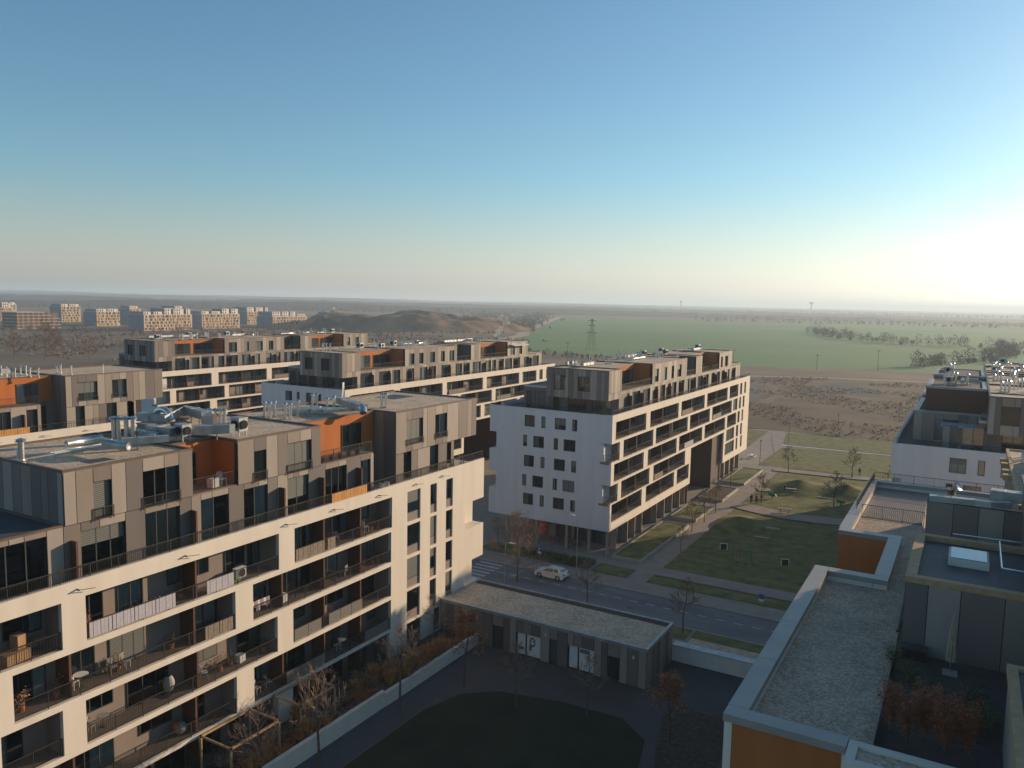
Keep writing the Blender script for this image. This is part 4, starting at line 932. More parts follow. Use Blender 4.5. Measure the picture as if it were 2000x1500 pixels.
T1.location=(-48.7,86.6,.1)
T2=tree('bare_tree','slim bare young tree on the near pavement opposite the planters','tree',5.6,5,'young',depth=4,minr=.013,group='young street trees')
T2.location=(-37.2,83.2,.1)
dup(T2,(-25.3,82.4,.1),2.1,1.05,'slim bare young tree by the gravel verge, behind the pavilion')
TP=dup(T2,(-31.5,146.8,.1),1,.95,'bare reddish young tree beside the people in the park')
for k,(x,yy,s,lab) in enumerate(((-32.6,177,1.0,'bare young tree at the far park path, left of the mounds'),(-20,178.9,1.15,'bare young tree at the far park path, near the right mound'),(-19.6,151,1.1,'bare young tree in the shade by the picnic path'),
     (-36.6,135,.9,'bare young tree by the long walk, third planter'),(-36.4,121,.9,'bare young tree by the long walk, at the end of the first planter'),(-36.5,128,.95,'bare young tree by the long walk, between first and second planter'),(-34.6,110,.7,'small bare tree beside the walk in the shade'),(-11.5,170,1,'bare young tree on the right edge of the park'))):
    dup(T2,(x,yy,.1),k*1.3,s,lab)
for k,(x,yy) in enumerate(((-58,97.2),(-52.6,97.4))): 
    dup(T2,(x,yy,.1),k*2.3,.8,('bare young tree on the verge at the far left of the white end wall','bare young tree on the verge in front of the red shop panel')[k])
# rust-leaved trees of the courtyard
T3=tree('rust_leaved_tree','rust-leaved young tree standing where the garden wall meets the pavilion','tree',6.2,8,'young',leaf=6,depth=3,nb=(4,5),minr=.012,trunk_h=.38,group='courtyard trees')
T3.location=(-33.9,51.9,4.7)
dup(T3,(-16.8,52.6,4.7),1.1,.82,'rust-leaved young tree in the planting bed near the orange screens')
T4=tree('bare_tree','slender bare courtyard tree in front of the garden wall, below the last balcony bay','tree',6.6,9,'young',depth=4,nb=(3,4),minr=.009,trunk_h=.4,group='courtyard trees')
T4.location=(-35.6,45.6,4.7)
dup(T4,(-36.0,37.4,4.7),1.9,1.0,'slender bare courtyard tree nearest the bottom edge, in front of the garden wall')
dup(T4,(-36.6,33.0,4.7),2.9,.9,'slender bare tree at the bottom edge over the garden')
dup(T4,(-28.7,51.2,4.7),.7,.75,'thin bare tree in the shade in front of the posters')
dup(T4,(-23.4,52.9,4.7),.2,.7,'thin bare tree in the shade by the right end of the pavilion')
dup(T4,(-39.6,55.6,5.1),1.2,.72,'bare garden tree against the pavilion wall')
# ornamental bushes and grasses
def clump(name,label,cat,H,W,seed,mt,n=170,group=None,tw=None,leafs=0):
    rnd=random.Random(seed); b=MB()
    for i in range(n):
        an=rnd.uniform(0,6.28); rr=abs(rnd.gauss(0,.3))*W; h=H*rnd.uniform(.5,1.05); x,yy=math.cos(an)*rr*.4,math.sin(an)*rr*.4
        tx,ty=math.cos(an)*(rr+W*.25*rnd.random()),math.sin(an)*(rr+W*.25*rnd.random()); wd=rnd.uniform(.012,.03)
        px,py=-math.sin(an)*wd,math.cos(an)*wd
        b.quad((x-px,yy-py,0),(x+px,yy+py,0),((x+tx)/2+px*1.4,(yy+ty)/2+py*1.4,h*.6),((x+tx)/2-px*1.4,(yy+ty)/2-py*1.4,h*.6))
        b.quad(((x+tx)/2-px*1.4,(yy+ty)/2-py*1.4,h*.6),((x+tx)/2+px*1.4,(yy+ty)/2+py*1.4,h*.6),(tx+px,ty+py,h),(tx-px,ty-py,h))
    return tag(b.build(name,M[mt]),label,cat,group)
def shrub(name,label,cat,H,W,seed,mt,n=700,group=None,s=.06):
    rnd=random.Random(seed); t=thing(name,label,cat,(0,0,0),0,group); st=MB(); lf=MB()
    tips=[]
    for i in range(9):
        an=i*2.39; e=Vector((math.cos(an)*W*.42,math.sin(an)*W*.42,H*rnd.uniform(.65,.98))); st.tube([(0,0,0),(e.x*.35,e.y*.35,e.z*.55),tuple(e)],[.025,.018,.008],3,cap=False); tips.append(e)
    for i in range(n):
        e=rnd.choice(tips); t_=rnd.uniform(.3,1.08); c=Vector((e.x*t_,e.y*t_,e.z*t_))+Vector((rnd.gauss(0,W*.11),rnd.gauss(0,W*.11),rnd.gauss(0,H*.08)))
        if c.z<.03: c.z=.05
        a=Vector((rnd.gauss(0,1),rnd.gauss(0,1),rnd.gauss(0,.6))).normalized(); f=a.cross(Vector((rnd.gauss(0,.4),.3,1))).normalized(); k=s*rnd.uniform(.6,1.5)
        lf.quad(tuple(c),tuple(c+a*k),tuple(c+(a+f)*k),tuple(c+f*k))
    st.build('stems',M['twig'],t); lf.build('foliage',M[mt],t); return t
def garden():
    rnd=random.Random(77); protos=[]
    G='rust and straw plants along the garden wall'
    pr=[clump('ornamental_grass','',"ornamental grass",1.6,1.15,1,'straw',420,G),clump('ornamental_grass','',"ornamental grass",1.2,1.0,2,'straw',340,G),
        shrub('garden_shrub','','shrub',1.3,1.3,3,'rust',500,G,.05),shrub('garden_shrub','','shrub',1.0,1.2,4,'olive',500,G,.05),shrub('garden_shrub','','shrub',.8,1.0,6,'twigr',420,G,.045)]
    names=['straw-coloured grass clump','low straw-coloured grass clump','rust-red shrub','olive green shrub','brown twiggy shrub']
    used=[False]*5; y=30.5; i=0
    spots=[]
    while y<58.6:
        spots.append((-37.95-rnd.uniform(0,.35),y)); y+=rnd.uniform(.55,.95)
        if rnd.random()<.5: spots.append((-38.9-rnd.uniform(0,1.7),y))
    where=lambda yy:'at the bottom edge of the view' if yy<36 else 'by the pergolas' if yy<43 else 'below the middle balconies' if yy<49 else 'below the last balcony bay' if yy<54 else 'close to the pavilion'
    cnt={}
    for (x,yy) in spots:
        k=rnd.choice([0,0,1,2,2,4,3,4]) if x>-38.4 else rnd.choice([2,3,3,4,4,1])
        o=pr[k]; s=rnd.uniform(.75,1.2); row='against the low wall' if x>-38.4 else 'inside the garden'
        lab='%s %s, %s'%(names[k],row,where(yy))
        if not used[k]: used[k]=True; o.location=(x,yy,5.12); o.rotation_euler.z=rnd.uniform(0,6); o['label']=lab
        else: dup(o,(x,yy,5.12),rnd.uniform(0,6),s,lab)
        cnt[lab]=cnt.get(lab,0)+1
    # hedges between gardens
    for k,(yy,lab) in enumerate(((34.4,'brown hedge dividing the gardens near the bottom edge'),(40.4,'brown hedge dividing the gardens by the right pergola'),(46.6,'brown hedge dividing the gardens in the middle'),(52.4,'brown hedge dividing the gardens near the pavilion'))):
        b=MB(); 
        for i in range(1500):
            c=Vector((rnd.uniform(-41.2,-38.6),yy+rnd.gauss(0,.16),5.1+rnd.uniform(0,1.25))); a=Vector((rnd.gauss(0,1),rnd.gauss(0,1),rnd.gauss(0,1))).normalized()*rnd.uniform(.04,.09); f=a.cross(Vector((0,0,1)))
            b.quad(tuple(c),tuple(c+a),tuple(c+a+f),tuple(c+f))
        tag(b.build('hedge',M['twigr']),lab,'hedge','hedges between the private gardens')
garden()
def pergola(x0,x1,y0,y1,label):
    t=thing('pergola',label,'pergola',(x0,y0,5.15),0,'timber pergolas in the gardens')
    z=2.5
    for (x,yy) in ((x0,y0),(x1,y0),(x0,y1),(x1,y1)):
        b=MB(); b.box(x-x0-.06,x-x0+.06,yy-y0-.06,yy-y0+.06,0,z); b.build('post',M['woodlt'],t)
    for a,c in (((x0,y0),(x0,y1)),((x1,y0),(x1,y1)),((x0,y0),(x1,y0)),((x0,y1),(x1,y1))):
        b=MB(); b.box(min(a[0],c[0])-x0-.06,max(a[0],c[0])-x0+.06,min(a[1],c[1])-y0-.05,max(a[1],c[1])-y0+.05,z+.004,z+.14); b.build('beam',M['woodlt'],t)
pergola(-41.2,-38.4,32.2,36.2,'open timber pergola at the bottom edge in the private garden')
pergola(-41.2,-38.6,38.4,41.8,'open timber pergola beside the round bush in the private garden')
# roof terrace plants of the right block
def terraceplants():
    rnd=random.Random(3)
    G='rust brown conifer shrubs on the roof terrace'
    lab=['leftmost rust brown shrub at the terrace edge','second rust brown shrub of the terrace row','third rust brown shrub of the terrace row','fourth rust brown shrub of the terrace row','rightmost rust brown shrub of the terrace row']
    p=shrub('terrace_shrub',lab[0],'shrub',2.1,.85,12,'rust2',1900,G,.05); p.location=(-1.75,32.6,19.8)
    for k,(x,yy) in enumerate(((-1.1,32.1),(-.5,32.6),(.15,32.1),(.8,32.2))): dup(p,(x,yy,19.8),k*1.2+1,rnd.uniform(.9,1.1),lab[k+1])
    q=shrub('terrace_shrub','dark green shrub in the middle of the roof terrace','shrub',1.1,1.2,13,'green',900,'dark shrubs on the roof terrace',.05); q.location=(-.6,35.8,19.8)
    for k,(x,yy,l) in enumerate(((.9,36.2,'dark green shrub right of the folded parasol'),(-1.4,37.6,'dark green shrub in the left corner of the terrace'),(.3,34.2,'dark green shrub behind the rust brown row'),(1.5,34.3,'dark green shrub at the right of the terrace'))): dup(q,(x,yy,19.8),k,rnd.uniform(.8,1.1),l)
    q=shrub('potted_olive','pale olive shrub leaning over the gravel edge','shrub',1.0,.8,14,'olive',500,None,.05); q.location=(-2.1,38.6,19.9)
    # folded parasol
    t=thing('folded_parasol','folded beige parasol standing against the panelled terrace wall','parasol',(.15,39.4,19.78))
    b=MB(); b.cyl(0,0,0,.9,.03,8); b.build('pole',M['steel'],t); b=MB(); b.box(-.3,.3,-.3,.3,0,.08); b.build('base',M['kerb'],t)
    b=MB(); n=10; prof=[(.6,.20),(1.0,.19),(1.5,.15),(2.0,.12),(2.5,.08),(2.75,.02)]
    rings=[]
    for z,r_ in prof:
        s0=len(b.v)
        for k in range(n*2):
            a=math.pi*k/n; rr=r_*(1.15 if k%2 else .75); b.v.append((rr*math.cos(a),rr*math.sin(a),z))
        rings.append(s0)
    for a,c in zip(rings,rings[1:]):
        for k in range(n*2): b.f.append((a+k,a+(k+1)%(n*2),c+(k+1)%(n*2),c+k)); b.m.append(0)
    b.build('canopy',mat('beige_canvas',(.42,.33,.23),.9,.1,5),t)
    t=thing('storage_bench','low dark storage bench at the terrace wall','bench',(-1.4,40.3,19.78)); b=MB(); b.box(-.45,.6,-.3,.3,0,.5); b.build('chest',M['dark'],t); b=MB(); b.box(-.48,.63,-.33,.33,.502,.56); b.build('lid',M['frame'],t)
M['rust2']=mat('rust_conifer',(.30,.10,.045),.9,.3,4)
terraceplants()
M['pgreen']=mat('playground_green',(.03,.20,.10),.5,.1)
M['pinkc']=mat('pink_cloth',(.40,.20,.22),.9,.1)
M['card']=mat('cardboard',(.36,.22,.12),.9,.1,3)
M['pinkl']=mat('pink_flower',(.45,.17,.14),.8,.3,6)
# ================= STREET AND PARK OBJECTS =================
def car():
    t=thing('parked_car','white hatchback parked at the kerb beside the planters','car',(-45.6,90.35,.012))
    W=1.76; h=W/2
    # body by lofted side profile, front towards -X
    prof=[(-2.08,.42),(-2.12,.62),(-2.0,.80),(-1.55,.93),(-1.05,1.0),(-.35,1.02),(.6,1.04),(1.5,1.08),(1.95,1.05),(2.1,.80),(2.1,.45),(1.98,.28),(-1.98,.26)]
    b=MB(); n=len(prof)
    ys=[(-h,.0),(-h+.02,0),(h-.02,0),(h,0)]
    L=[]
    for yy,ins in ((-h,.06),(-h+.08,0),(h-.08,0),(h,.06)):
        base=len(b.v); L.append(base)
        for x,z in prof: b.v.append((x*(1-ins*.35),yy,z+(ins*.3 if z<.5 else -ins*.5)))
    for a,c in zip(L,L[1:]):
        for k in range(n): b.f.append((a+k,a+(k+1)%n,c+(k+1)%n,c+k)); b.m.append(0)
    b.f.append(tuple(L[0]+k for k in range(n))); b.m.append(0); b.f.append(tuple(L[3]+k for k in reversed(range(n)))); b.m.append(0)
    body=b.build('body',M['carpaint'],t,smooth=False)
    md=body.modifiers.new('bevel','BEVEL'); md.width=.05; md.segments=2; md.limit_method='ANGLE'
    # cabin glass and roof
    lo=[(-1.0,-.82),(1.78,-.80),(1.78,.80),(-1.0,.82)]; hi=[(-.28,-.62),(1.38,-.60),(1.38,.60),(-.28,.62)]
    b=MB(); b.hexa([(x,yy,1.0) for x,yy in lo]+[(x,yy,1.42) for x,yy in hi]); b.build('side_windows',M['carglass'],t)
    b=MB(); b.hexa([(-.42,-.64,1.40),(1.55,-.62,1.38),(1.55,.62,1.38),(-.42,.64,1.40),(-.2,-.55,1.49),(1.3,-.54,1.47),(1.3,.54,1.47),(-.2,.55,1.49)]); 
    for sx in (-1,1): 
        b.hexa([(.58,sx*.80,1.02),(.66,sx*.80,1.02),(.66,sx*.84,1.02),(.58,sx*.84,1.02),(.58,sx*.60,1.41),(.66,sx*.60,1.41),(.66,sx*.645,1.41),(.58,sx*.645,1.41)])
        b.hexa([(1.45,sx*.79,1.02),(1.8,sx*.79,1.02),(1.8,sx*.83,1.02),(1.45,sx*.83,1.02),(1.2,sx*.59,1.41),(1.45,sx*.59,1.41),(1.45,sx*.64,1.41),(1.2,sx*.64,1.41)])
        b.hexa([(-1.08,sx*.80,1.0),(-1.0,sx*.80,1.0),(-1.0,sx*.84,1.0),(-1.08,sx*.84,1.0),(-.36,sx*.60,1.41),(-.28,sx*.60,1.41),(-.28,sx*.645,1.41),(-.36,sx*.645,1.41)])
    b.build('car_roof',M['carpaint'],t)
    for x in (-1.38,1.28):
        for sy in (-1,1):
            wv=MB(); wv.tube([(x,sy*(h-.2),.32),(x,sy*(h+.012),.32)],.32,20); o=wv.build('wheel',M['tyre'],t)
            wv=MB(); wv.tube([(x,sy*(h+.013),.32),(x,sy*(h+.03),.32)],[.20,.17],14); wv.build('rim',M['steel'],o)
            a=MB(); a.tube([(x,sy*(h-.25),.34),(x,sy*(h+.004),.34)],.385,20); a.build('wheel_arch',M['dark'],t)
    for sy in (-1,1):
        a=MB(); a.box(2.02,2.12,sy*.62-.14,sy*.62+.14,.78,.98); a.build('tail_light',M['redlamp'],t)
        a=MB(); a.box(-2.12,-1.95,sy*.62-.16,sy*.62+.16,.66,.80); a.build('headlight',M['steel'],t)
        a=MB(); a.box(-.95,-.78,sy*.95-.09,sy*.95+.09,.98,1.10); a.build('wing_mirror',M['carpaint'],t)
        a=MB(); a.box(-.30,-.29,sy*(h+.001)-.004,sy*(h+.001)+.004,.4,1.0); a.box(.62,.63,sy*(h+.001)-.004,sy*(h+.001)+.004,.4,1.0); a.box(-.1,.05,sy*(h+.003)-.01,sy*(h+.003)+.01,.86,.9); a.build('door_gap',M['dark'],t)
    a=MB(); a.box(2.09,2.14,-.26,.26,.5,.62); a.build('number_plate',M['plast'],t)
    a=MB(); a.box(2.07,2.13,-.7,.7,.30,.46); a.box(-2.13,-2.05,-.5,.5,.34,.55); a.build('bumper_trim',M['dark'],t)
M['carpaint']=mat('white_car_paint',(.70,.70,.69),.25,.02,spec=.6)
M['carglass']=mat('car_glass',(.02,.025,.03),.06,.1,spec=.8)
M['tyre']=mat('tyre_rubber',(.025,.025,.025),.8,.1)
M['redlamp']=mat('red_lamp',(.35,.02,.02),.3,.1)
car()
def lamp(x,yy,H,label,arm=.9,dr=0):
    t=thing('street_lamp',label,'street lamp',(x,yy,.1),dr,'street lamps')
    b=MB(); b.cyl(0,0,0,1.0,.09,10); b.tube([(0,0,1.0),(0,0,H-.25),(.12,0,H-.05),(arm*.6,0,H+.02)],[.065,.05,.045,.04],8); b.build('pole',M['zinc'],t,smooth=False)
    b=MB(); b.hexa([(arm*.5,-.12,H-.02),(arm*1.15,-.09,H+.02),(arm*1.15,.09,H+.02),(arm*.5,.12,H-.02),(arm*.5,-.12,H+.1),(arm*1.15,-.06,H+.08),(arm*1.15,.06,H+.08),(arm*.5,.12,H+.1)]); b.build('lamp_head',M['plast'],t)
lamp(-49.7,85.2,5.3,'short street lamp between the bare tree and the foreground block',1.3)
lamp(-43.1,92.6,8.0,'tall street lamp in front of the white end wall, behind the car',.9,R(180))
for k,(x,yy,H,l) in enumerate(((-40.4,217.7,5,'dark lamp post at the far end of the long walk'),(-40.4,184.8,5,'dark lamp post past the last planter'),(-39.2,154.6,4.6,'dark lamp post between the third and fourth planter'),(-31.9,244,5,'lamp post at the edge of the brown lot'))):
    t=thing('path_lamp',l,'lamp post',(x,yy,0),0,'path lamps in the park'); b=MB(); b.cyl(0,0,0,H,.06,8); b.build('pole',M['frame'],t); b=MB(); b.cyl(0,0,H,H+.25,.2,10); b.build('lamp_head',M['frame'],t)
def sign(x,yy,H,label,kind):
    t=thing('road_sign',label,'road sign',(x,yy,.1)); b=MB(); b.cyl(0,0,0,H,.035,8); b.build('pole',M['zinc'],t)
    b=MB(); b.box(-.28,.28,-.05,-.03,H-.6,H-.02); o=b.build('sign_panel',M['blue'],t)
    if kind:
        b=MB(); b.box(-.10,-.03,-.06,-.052,H-.52,H-.12); b.box(-.03,.10,-.06,-.052,H-.18,H-.12); b.box(-.03,.10,-.06,-.052,H-.36,H-.30); b.box(.06,.12,-.06,-.052,H-.34,H-.14); b.build('letter',M['plast'],o)
        b=MB(); b.box(-.28,.28,-.05,-.03,H-.95,H-.66); b.build('sub_panel',M['plast'],t)
    else:
        b=MB(); b.box(-.28,.28,-.05,-.03,H-.9,H-.64); b.build('sub_panel',M['plast'],t)
M['blue']=mat('sign_blue',(.03,.10,.35),.5,.05)
sign(-48.7,92.7,2.9,'blue parking sign on a post behind the white car',True)
sign(-19.65,94.6,1.7,'small blue and white sign by the verge at the lower lawn',False)
def hedgebox(x0,x1,y0,y1,h,label,mt,n,seed):
    rnd=random.Random(seed); b=MB()
    for i in range(n):
        c=Vector((rnd.uniform(x0,x1),rnd.uniform(y0,y1),.12+rnd.uniform(0,h)*(1-.3*rnd.random()))); a=Vector((rnd.gauss(0,1),rnd.gauss(0,1),rnd.gauss(0,1))).normalized()*rnd.uniform(.06,.14); f=a.cross(Vector((.2,0,1)))
        b.quad(tuple(c),tuple(c+a),tuple(c+a+f),tuple(c+f))
    tag(b.build('hedge',M[mt]),label,'hedge')
hedgebox(-46.4,-42.9,95.6,98.6,.7,'low green hedge behind the white car','olive',3800,1)
hedgebox(-53.5,-47,95.8,99,.6,'dark low hedge under the large bare tree','green',3000,2)
t=thing('sign_board','red advertising panel on the shopfront under the white end wall','sign',(-55.6,106.6,0)); b=MB(); b.box(-.7,.7,-.08,.0,.25,2.6); b.build('panel',mat('red_panel',(.55,.05,.04),.5,.05),t); b=MB(); b.box(-.35,-.12,-.1,-.082,1.5,1.75); b.box(0,.3,-.1,-.082,1.5,1.58);b.box(0,.3,-.1,-.082,1.67,1.75); b.build('lettering',M['plast'],t)
def bike(x,yy,rz,label,mt='frame'):
    t=thing('bicycle',label,'bicycle',(x,yy,.02),rz,'bicycles parked under the white end wall')
    for dx in (-.52,.52):
        b=MB(); pts=[(dx+.33*math.cos(a),0,.34+.33*math.sin(a)) for a in [2*math.pi*i/16 for i in range(17)]]; b.tube(pts,.022,5,cap=False); b.build('wheel',M['tyre'],t)
    b=MB()
    for p,q in (((-.52,0,.34),(-.15,0,.32)),((-.15,0,.32),(-.25,0,.82)),((-.52,0,.34),(-.22,0,.7)),((-.15,0,.32),(.33,0,.72)),((-.22,0,.72),(.33,0,.78)),((.52,0,.34),(.33,0,.9))): b.tube([p,q],.02,5)
    b.build('bike_frame',M[mt],t); b=MB(); b.box(-.36,-.12,-.06,.06,.82,.88); b.build('saddle',M['dark'],t); b=MB(); b.tube([(.3,-.25,.95),(.33,0,.93),(.3,.25,.95)],.018,5); b.build('handlebar',M['rail'],t)
for k,x in enumerate((-52.6,-51.8,-51.0,-49.0,-48.2)): bike(x,104.2,R(80+k*4),['first','second','third','fourth','last'][k]+' bicycle from the left under the white end wall',('frame','steel')[k%2])
# park furniture
t=thing('swing','green A-frame swing standing in the shaded playground','swing',(-25.4,108.2,.1)); b=MB()
for sx in (-1.3,1.3):
    for sy in (-.9,.9): b.tube([(sx,sy,0),(sx*.95,0,2.5)],.05,6)
b.tube([(-1.35,0,2.5),(1.35,0,2.5)],.06,6); b.build('a_frame',M['pgreen'],t)
for x in (-.5,.5):
    b=MB(); b.tube([(x-.2,0,2.5),(x-.2,0,.55)],.01,4); b.tube([(x+.2,0,2.5),(x+.2,0,.55)],.01,4); b.box(x-.25,x+.25,-.1,.1,.5,.55); b.build('swing_seat',M['dark'],t)
def bench(x,yy,rz,label,table=False,L=2.0,z=.16,mt='woodlt'):
    t=thing('picnic_table' if table else 'park_bench',label,'picnic table' if table else 'bench',(x,yy,z),rz,'benches and tables in the park')
    if table:
        b=MB(); b.box(-L/2,L/2,-.4,.4,.72,.78); b.build('table_top',M[mt],t)
        for s in (-1,1): b=MB(); b.box(-L/2,L/2,s*.85-.15,s*.85+.15,.43,.48); b.build('seat',M[mt],t)
        b=MB(); 
        for s in (-.7,.7): b.box(s-.04,s+.04,-.9,.9,.36,.42); b.box(s-.04,s+.04,-.25,-.17,0,.72); b.box(s-.04,s+.04,.17,.25,0,.72)
        b.build('trestle',M['frame'],t)
    else:
        b=MB(); b.box(-L/2,L/2,-.25,.25,.40,.46); b.build('seat',M[mt],t)
        for s in (-1,1): b=MB(); b.box(s*L*.4-.05,s*L*.4+.05,-.2,.2,0,.40); b.build('leg',M['kerb'],t)
bench(-26.2,141.2,R(5),'pale picnic table in the sun on the curved path',True,2.2,.2,'kerb')
bench(-25.6,128.9,R(8),'pale bench in the shade, upper of the two on the dark lawn',False,2.2,.15,'kerb'); bench(-26.0,122.7,R(5),'pale bench in the shade, lower of the two on the dark lawn',False,2.2,.15,'kerb')
bench(-43.4,189.4,R(90),'white table beside the end of the white block',True,2.2,.05,'plast')
bench(-28.3,157.6,R(10),'table with parked scooters on the middle park path',True,2,.2,'kerb')
def frame_(x,yy,label,s=1.6):
    t=thing('play_frame',label,'play frame',(x,yy,.1),R(20)); b=MB()
    for sx in (-s/2,s/2): b.box(sx-.05,sx+.05,-.05,.05,0,.9)
    b.box(-s/2-.05,s/2+.05,-.05,.05,.9,.98); b.build('goal_frame',M['plast'],t); b=MB(); b.box(-s/2+.06,s/2-.06,-.02,.02,.1,.85); b.build('net_board',M['dark'],t)
frame_(-29.6,114.6,'white framed dark board at the left of the shaded lawn',1.0); frame_(-20.4,112.2,'white framed dark board at the right of the shaded lawn',1.0)
for x,yy,l in ((-30.4,151.2,'green spring rider beside the people'),(-18.6,152.9,'green spring rider by the right edge of the park')):
    t=thing('spring_rider',l,'play equipment',(x,yy,.15)); b=MB(); b.cyl(0,0,0,.4,.12,8); b.build('spring',M['rail'],t); b=MB(); b.hexa([(-.7,-.15,.4),(.7,-.15,.4),(.7,.15,.4),(-.7,.15,.4),(-.9,-.1,1.1),(.5,-.1,.8),(.5,.1,.8),(-.9,.1,1.1)]); b.build('rider_body',M['pgreen'],t)
M['skin']=mat('skin',(.45,.28,.2),.6,.05); M['hair']=mat('hair',(.04,.025,.015),.8,.2)
def person(x,yy,z,rz,H,label,top,leg,stride=.22,arm=.25):
    """one continuous skinned body; clothing and hair as children"""
    k=H/1.75; t=thing('person',label,'person',(x,yy,z),rz,None)
    def skin(name,verts,edges,rad,mt,root=0,sub=1):
        me=bpy.data.meshes.new(name); me.from_pydata([(a*k,b_*k,c*k) for a,b_,c in verts],edges,[]); o=bpy.data.objects.new(name,me); COL.objects.link(o)
        md=o.modifiers.new('skin','SKIN'); 
        for i,r_ in enumerate(rad): me.skin_vertices[0].data[i].radius=(r_*k,r_*k)
        me.skin_vertices[0].data[root].use_root=True
        s=o.modifiers.new('sub','SUBSURF'); s.levels=sub; s.render_levels=sub; me.materials.append(M[mt]); reg(o,t); return o
    def skinmesh(name,v,e,r,mt):
        me=bpy.data.meshes.new(name); me.from_pydata([(a*k,b_*k,c*k) for a,b_,c in v],e,[]); o=bpy.data.objects.new(name,me); COL.objects.link(o)
        bm=bmesh.new(); bm.from_mesh(me); lay=bm.verts.layers.skin.verify()
        for i,q in enumerate(bm.verts): q[lay].radius=(r[i]*k,r[i]*k); q[lay].use_root=(i==0)
        bm.to_mesh(me); bm.free(); o.modifiers.new('skin','SKIN'); s=o.modifiers.new('sub','SUBSURF'); s.levels=1; s.render_levels=1; me.materials.append(M[mt]); reg(o,t); return o
    s=stride
    V=[(0,0,.95),(0,0,1.15),(0,0,1.38),(0,0,1.50),(0,.02,1.62),(0,.02,1.70),
       (.1,0,.9),(.1,s*.5,.5),(.1,s*.9-.05,.08),(.1,s*.9+.12,.04),(-.1,0,.9),(-.1,-s*.3,.5),(-.1,-s*1.0,.10),(-.1,-s*1.0+.14,.04),
       (.19,0,1.38),(.24,-arm*.5,1.12),(.23,-arm*.2+.1,.88),(.23,-arm*.2+.14,.80),(-.19,0,1.38),(-.24,arm*.3,1.12),(-.23,arm*.6+.08,.9),(-.23,arm*.6+.12,.82)]
    Ed=[(0,1),(1,2),(2,3),(3,4),(4,5),(0,6),(6,7),(7,8),(8,9),(0,10),(10,11),(11,12),(12,13),(2,14),(14,15),(15,16),(16,17),(2,18),(18,19),(19,20),(20,21)]
    Rd=[.13,.125,.14,.055,.095,.07,.085,.06,.04,.035,.085,.06,.04,.035,.06,.042,.032,.03,.06,.042,.032,.03]
    skinmesh('body',V,Ed,Rd,'skin')
    skinmesh('jacket',[V[1],V[0],V[2],(0,0,1.47),V[14],V[15],V[16],V[18],V[19],V[20]],[(0,1),(0,2),(2,3),(2,4),(4,5),(5,6),(2,7),(7,8),(8,9)],[.145,.15,.16,.075,.075,.058,.045,.075,.058,.045],top)
    skinmesh('trousers',[(0,0,.93),V[6],V[7],V[8],V[10],V[11],V[12]],[(0,1),(1,2),(2,3),(0,4),(4,5),(5,6)],[.14,.10,.075,.055,.10,.075,.055],leg)
    b=MB(); b.ball((0,-.005*k,1.675*k),.105*k,10,0,.95); b.build('hair',M['hair'],t,smooth=True)
M['redc']=mat('red_cloth',(.45,.03,.05),.9,.1,8); M['darkc']=mat('dark_cloth',(.03,.03,.04),.9,.1,8); M['bluec']=mat('denim_cloth',(.05,.07,.12),.9,.1,8)
person(-32.0,145.2,.16,R(20),1.72,'person in a red jacket walking on the park path','redc','darkc')
person(-32.8,144.7,.16,R(10),1.76,'person in dark clothes walking left of the red jacket','darkc','darkc')
person(-31.5,147.0,.14,R(60),1.6,'person in a red top and jeans just beyond the pair on the path','redc','bluec')
person(-29.6,158.2,.2,R(100),1.5,'person in dark clothes standing at the table on the middle path','darkc','bluec',.08)
person(-19.0,183.0,.1,R(0),1.75,'lone person in dark clothes on the far lawn edge','darkc','darkc')
# balcony objects of the foreground block
XB=-42.55
def pot(x,yy,z,label,mt='pot',plant='green',H=.5,seed=0,W=.5):
    t=shrub('potted_plant',label,'potted plant',H+.3,W,seed,plant,140,None,.05); t.location=(x,yy,z)
    b=MB(); b.cyl(0,0,0,.32,.14,12,r2=.19); b.build('pot',M[mt],t); return t
def chair(x,yy,z,rz,label,mt='plast',group='balcony chairs'):
    t=thing('garden_chair',label,'chair',(x,yy,z),rz,group)
    b=MB(); b.box(-.22,.22,-.22,.22,.42,.46); b.build('seat',M[mt],t); b=MB()
    for i in range(5): b.box(-.22+i*.095,-.16+i*.095,.2,.24,.47,.88)
    b.box(-.22,.22,.2,.24,.84,.9); b.build('backrest',M[mt],t)
    for sx in (-.2,.2):
        for sy in (-.2,.2): b=MB(); b.box(sx-.02,sx+.02,sy-.02,sy+.02,0,.42); b.build('leg',M[mt],t)
    return t
def table(x,yy,z,label,mt='plast',r=.4,round_=True):
    t=thing('balcony_table',label,'table',(x,yy,z)); b=MB()
    if round_: b.cyl(0,0,.70,.73,r,18)
    else: b.box(-r*1.3,r*1.3,-r,r,.70,.73)
    b.build('table_top',M[mt],t); b=MB(); b.cyl(0,0,0,.70,.03,8); b.box(-.2,.2,-.02,.02,0,.03); b.box(-.02,.02,-.2,.2,0.001,.031); b.build('table_leg',M['rail'],t)
def boxes(x,yy,z,label,sx=.5,sy=.5,sz=.45,mt='card'):
    t=thing('cardboard_box',label,'box',(x,yy,z),R(10)); b=MB(); b.box(-sx/2,sx/2,-sy/2,sy/2,0,sz-.01); b.build('carton',M[mt],t); b=MB(); b.box(-sx/2,-.01,-sy/2,sy/2,sz-.008,sz); b.box(.01,sx/2,-sy/2,sy/2,sz-.006,sz+.002); b.build('flap',M[mt],t)
F=[16.68,13.68,10.68,7.73,4.9]
boxes(XB,21.6,F[0],'lowest long cardboard box on the top left balcony',1.2,1.3,.55); boxes(XB,22.0,F[0]+.56,'small cardboard box stacked on the long one, top left balcony',.6,.5,.75)
table(XB-.1,23.1,F[0],'small table with crates in the corner of the top left balcony','woodlt',.35,False)
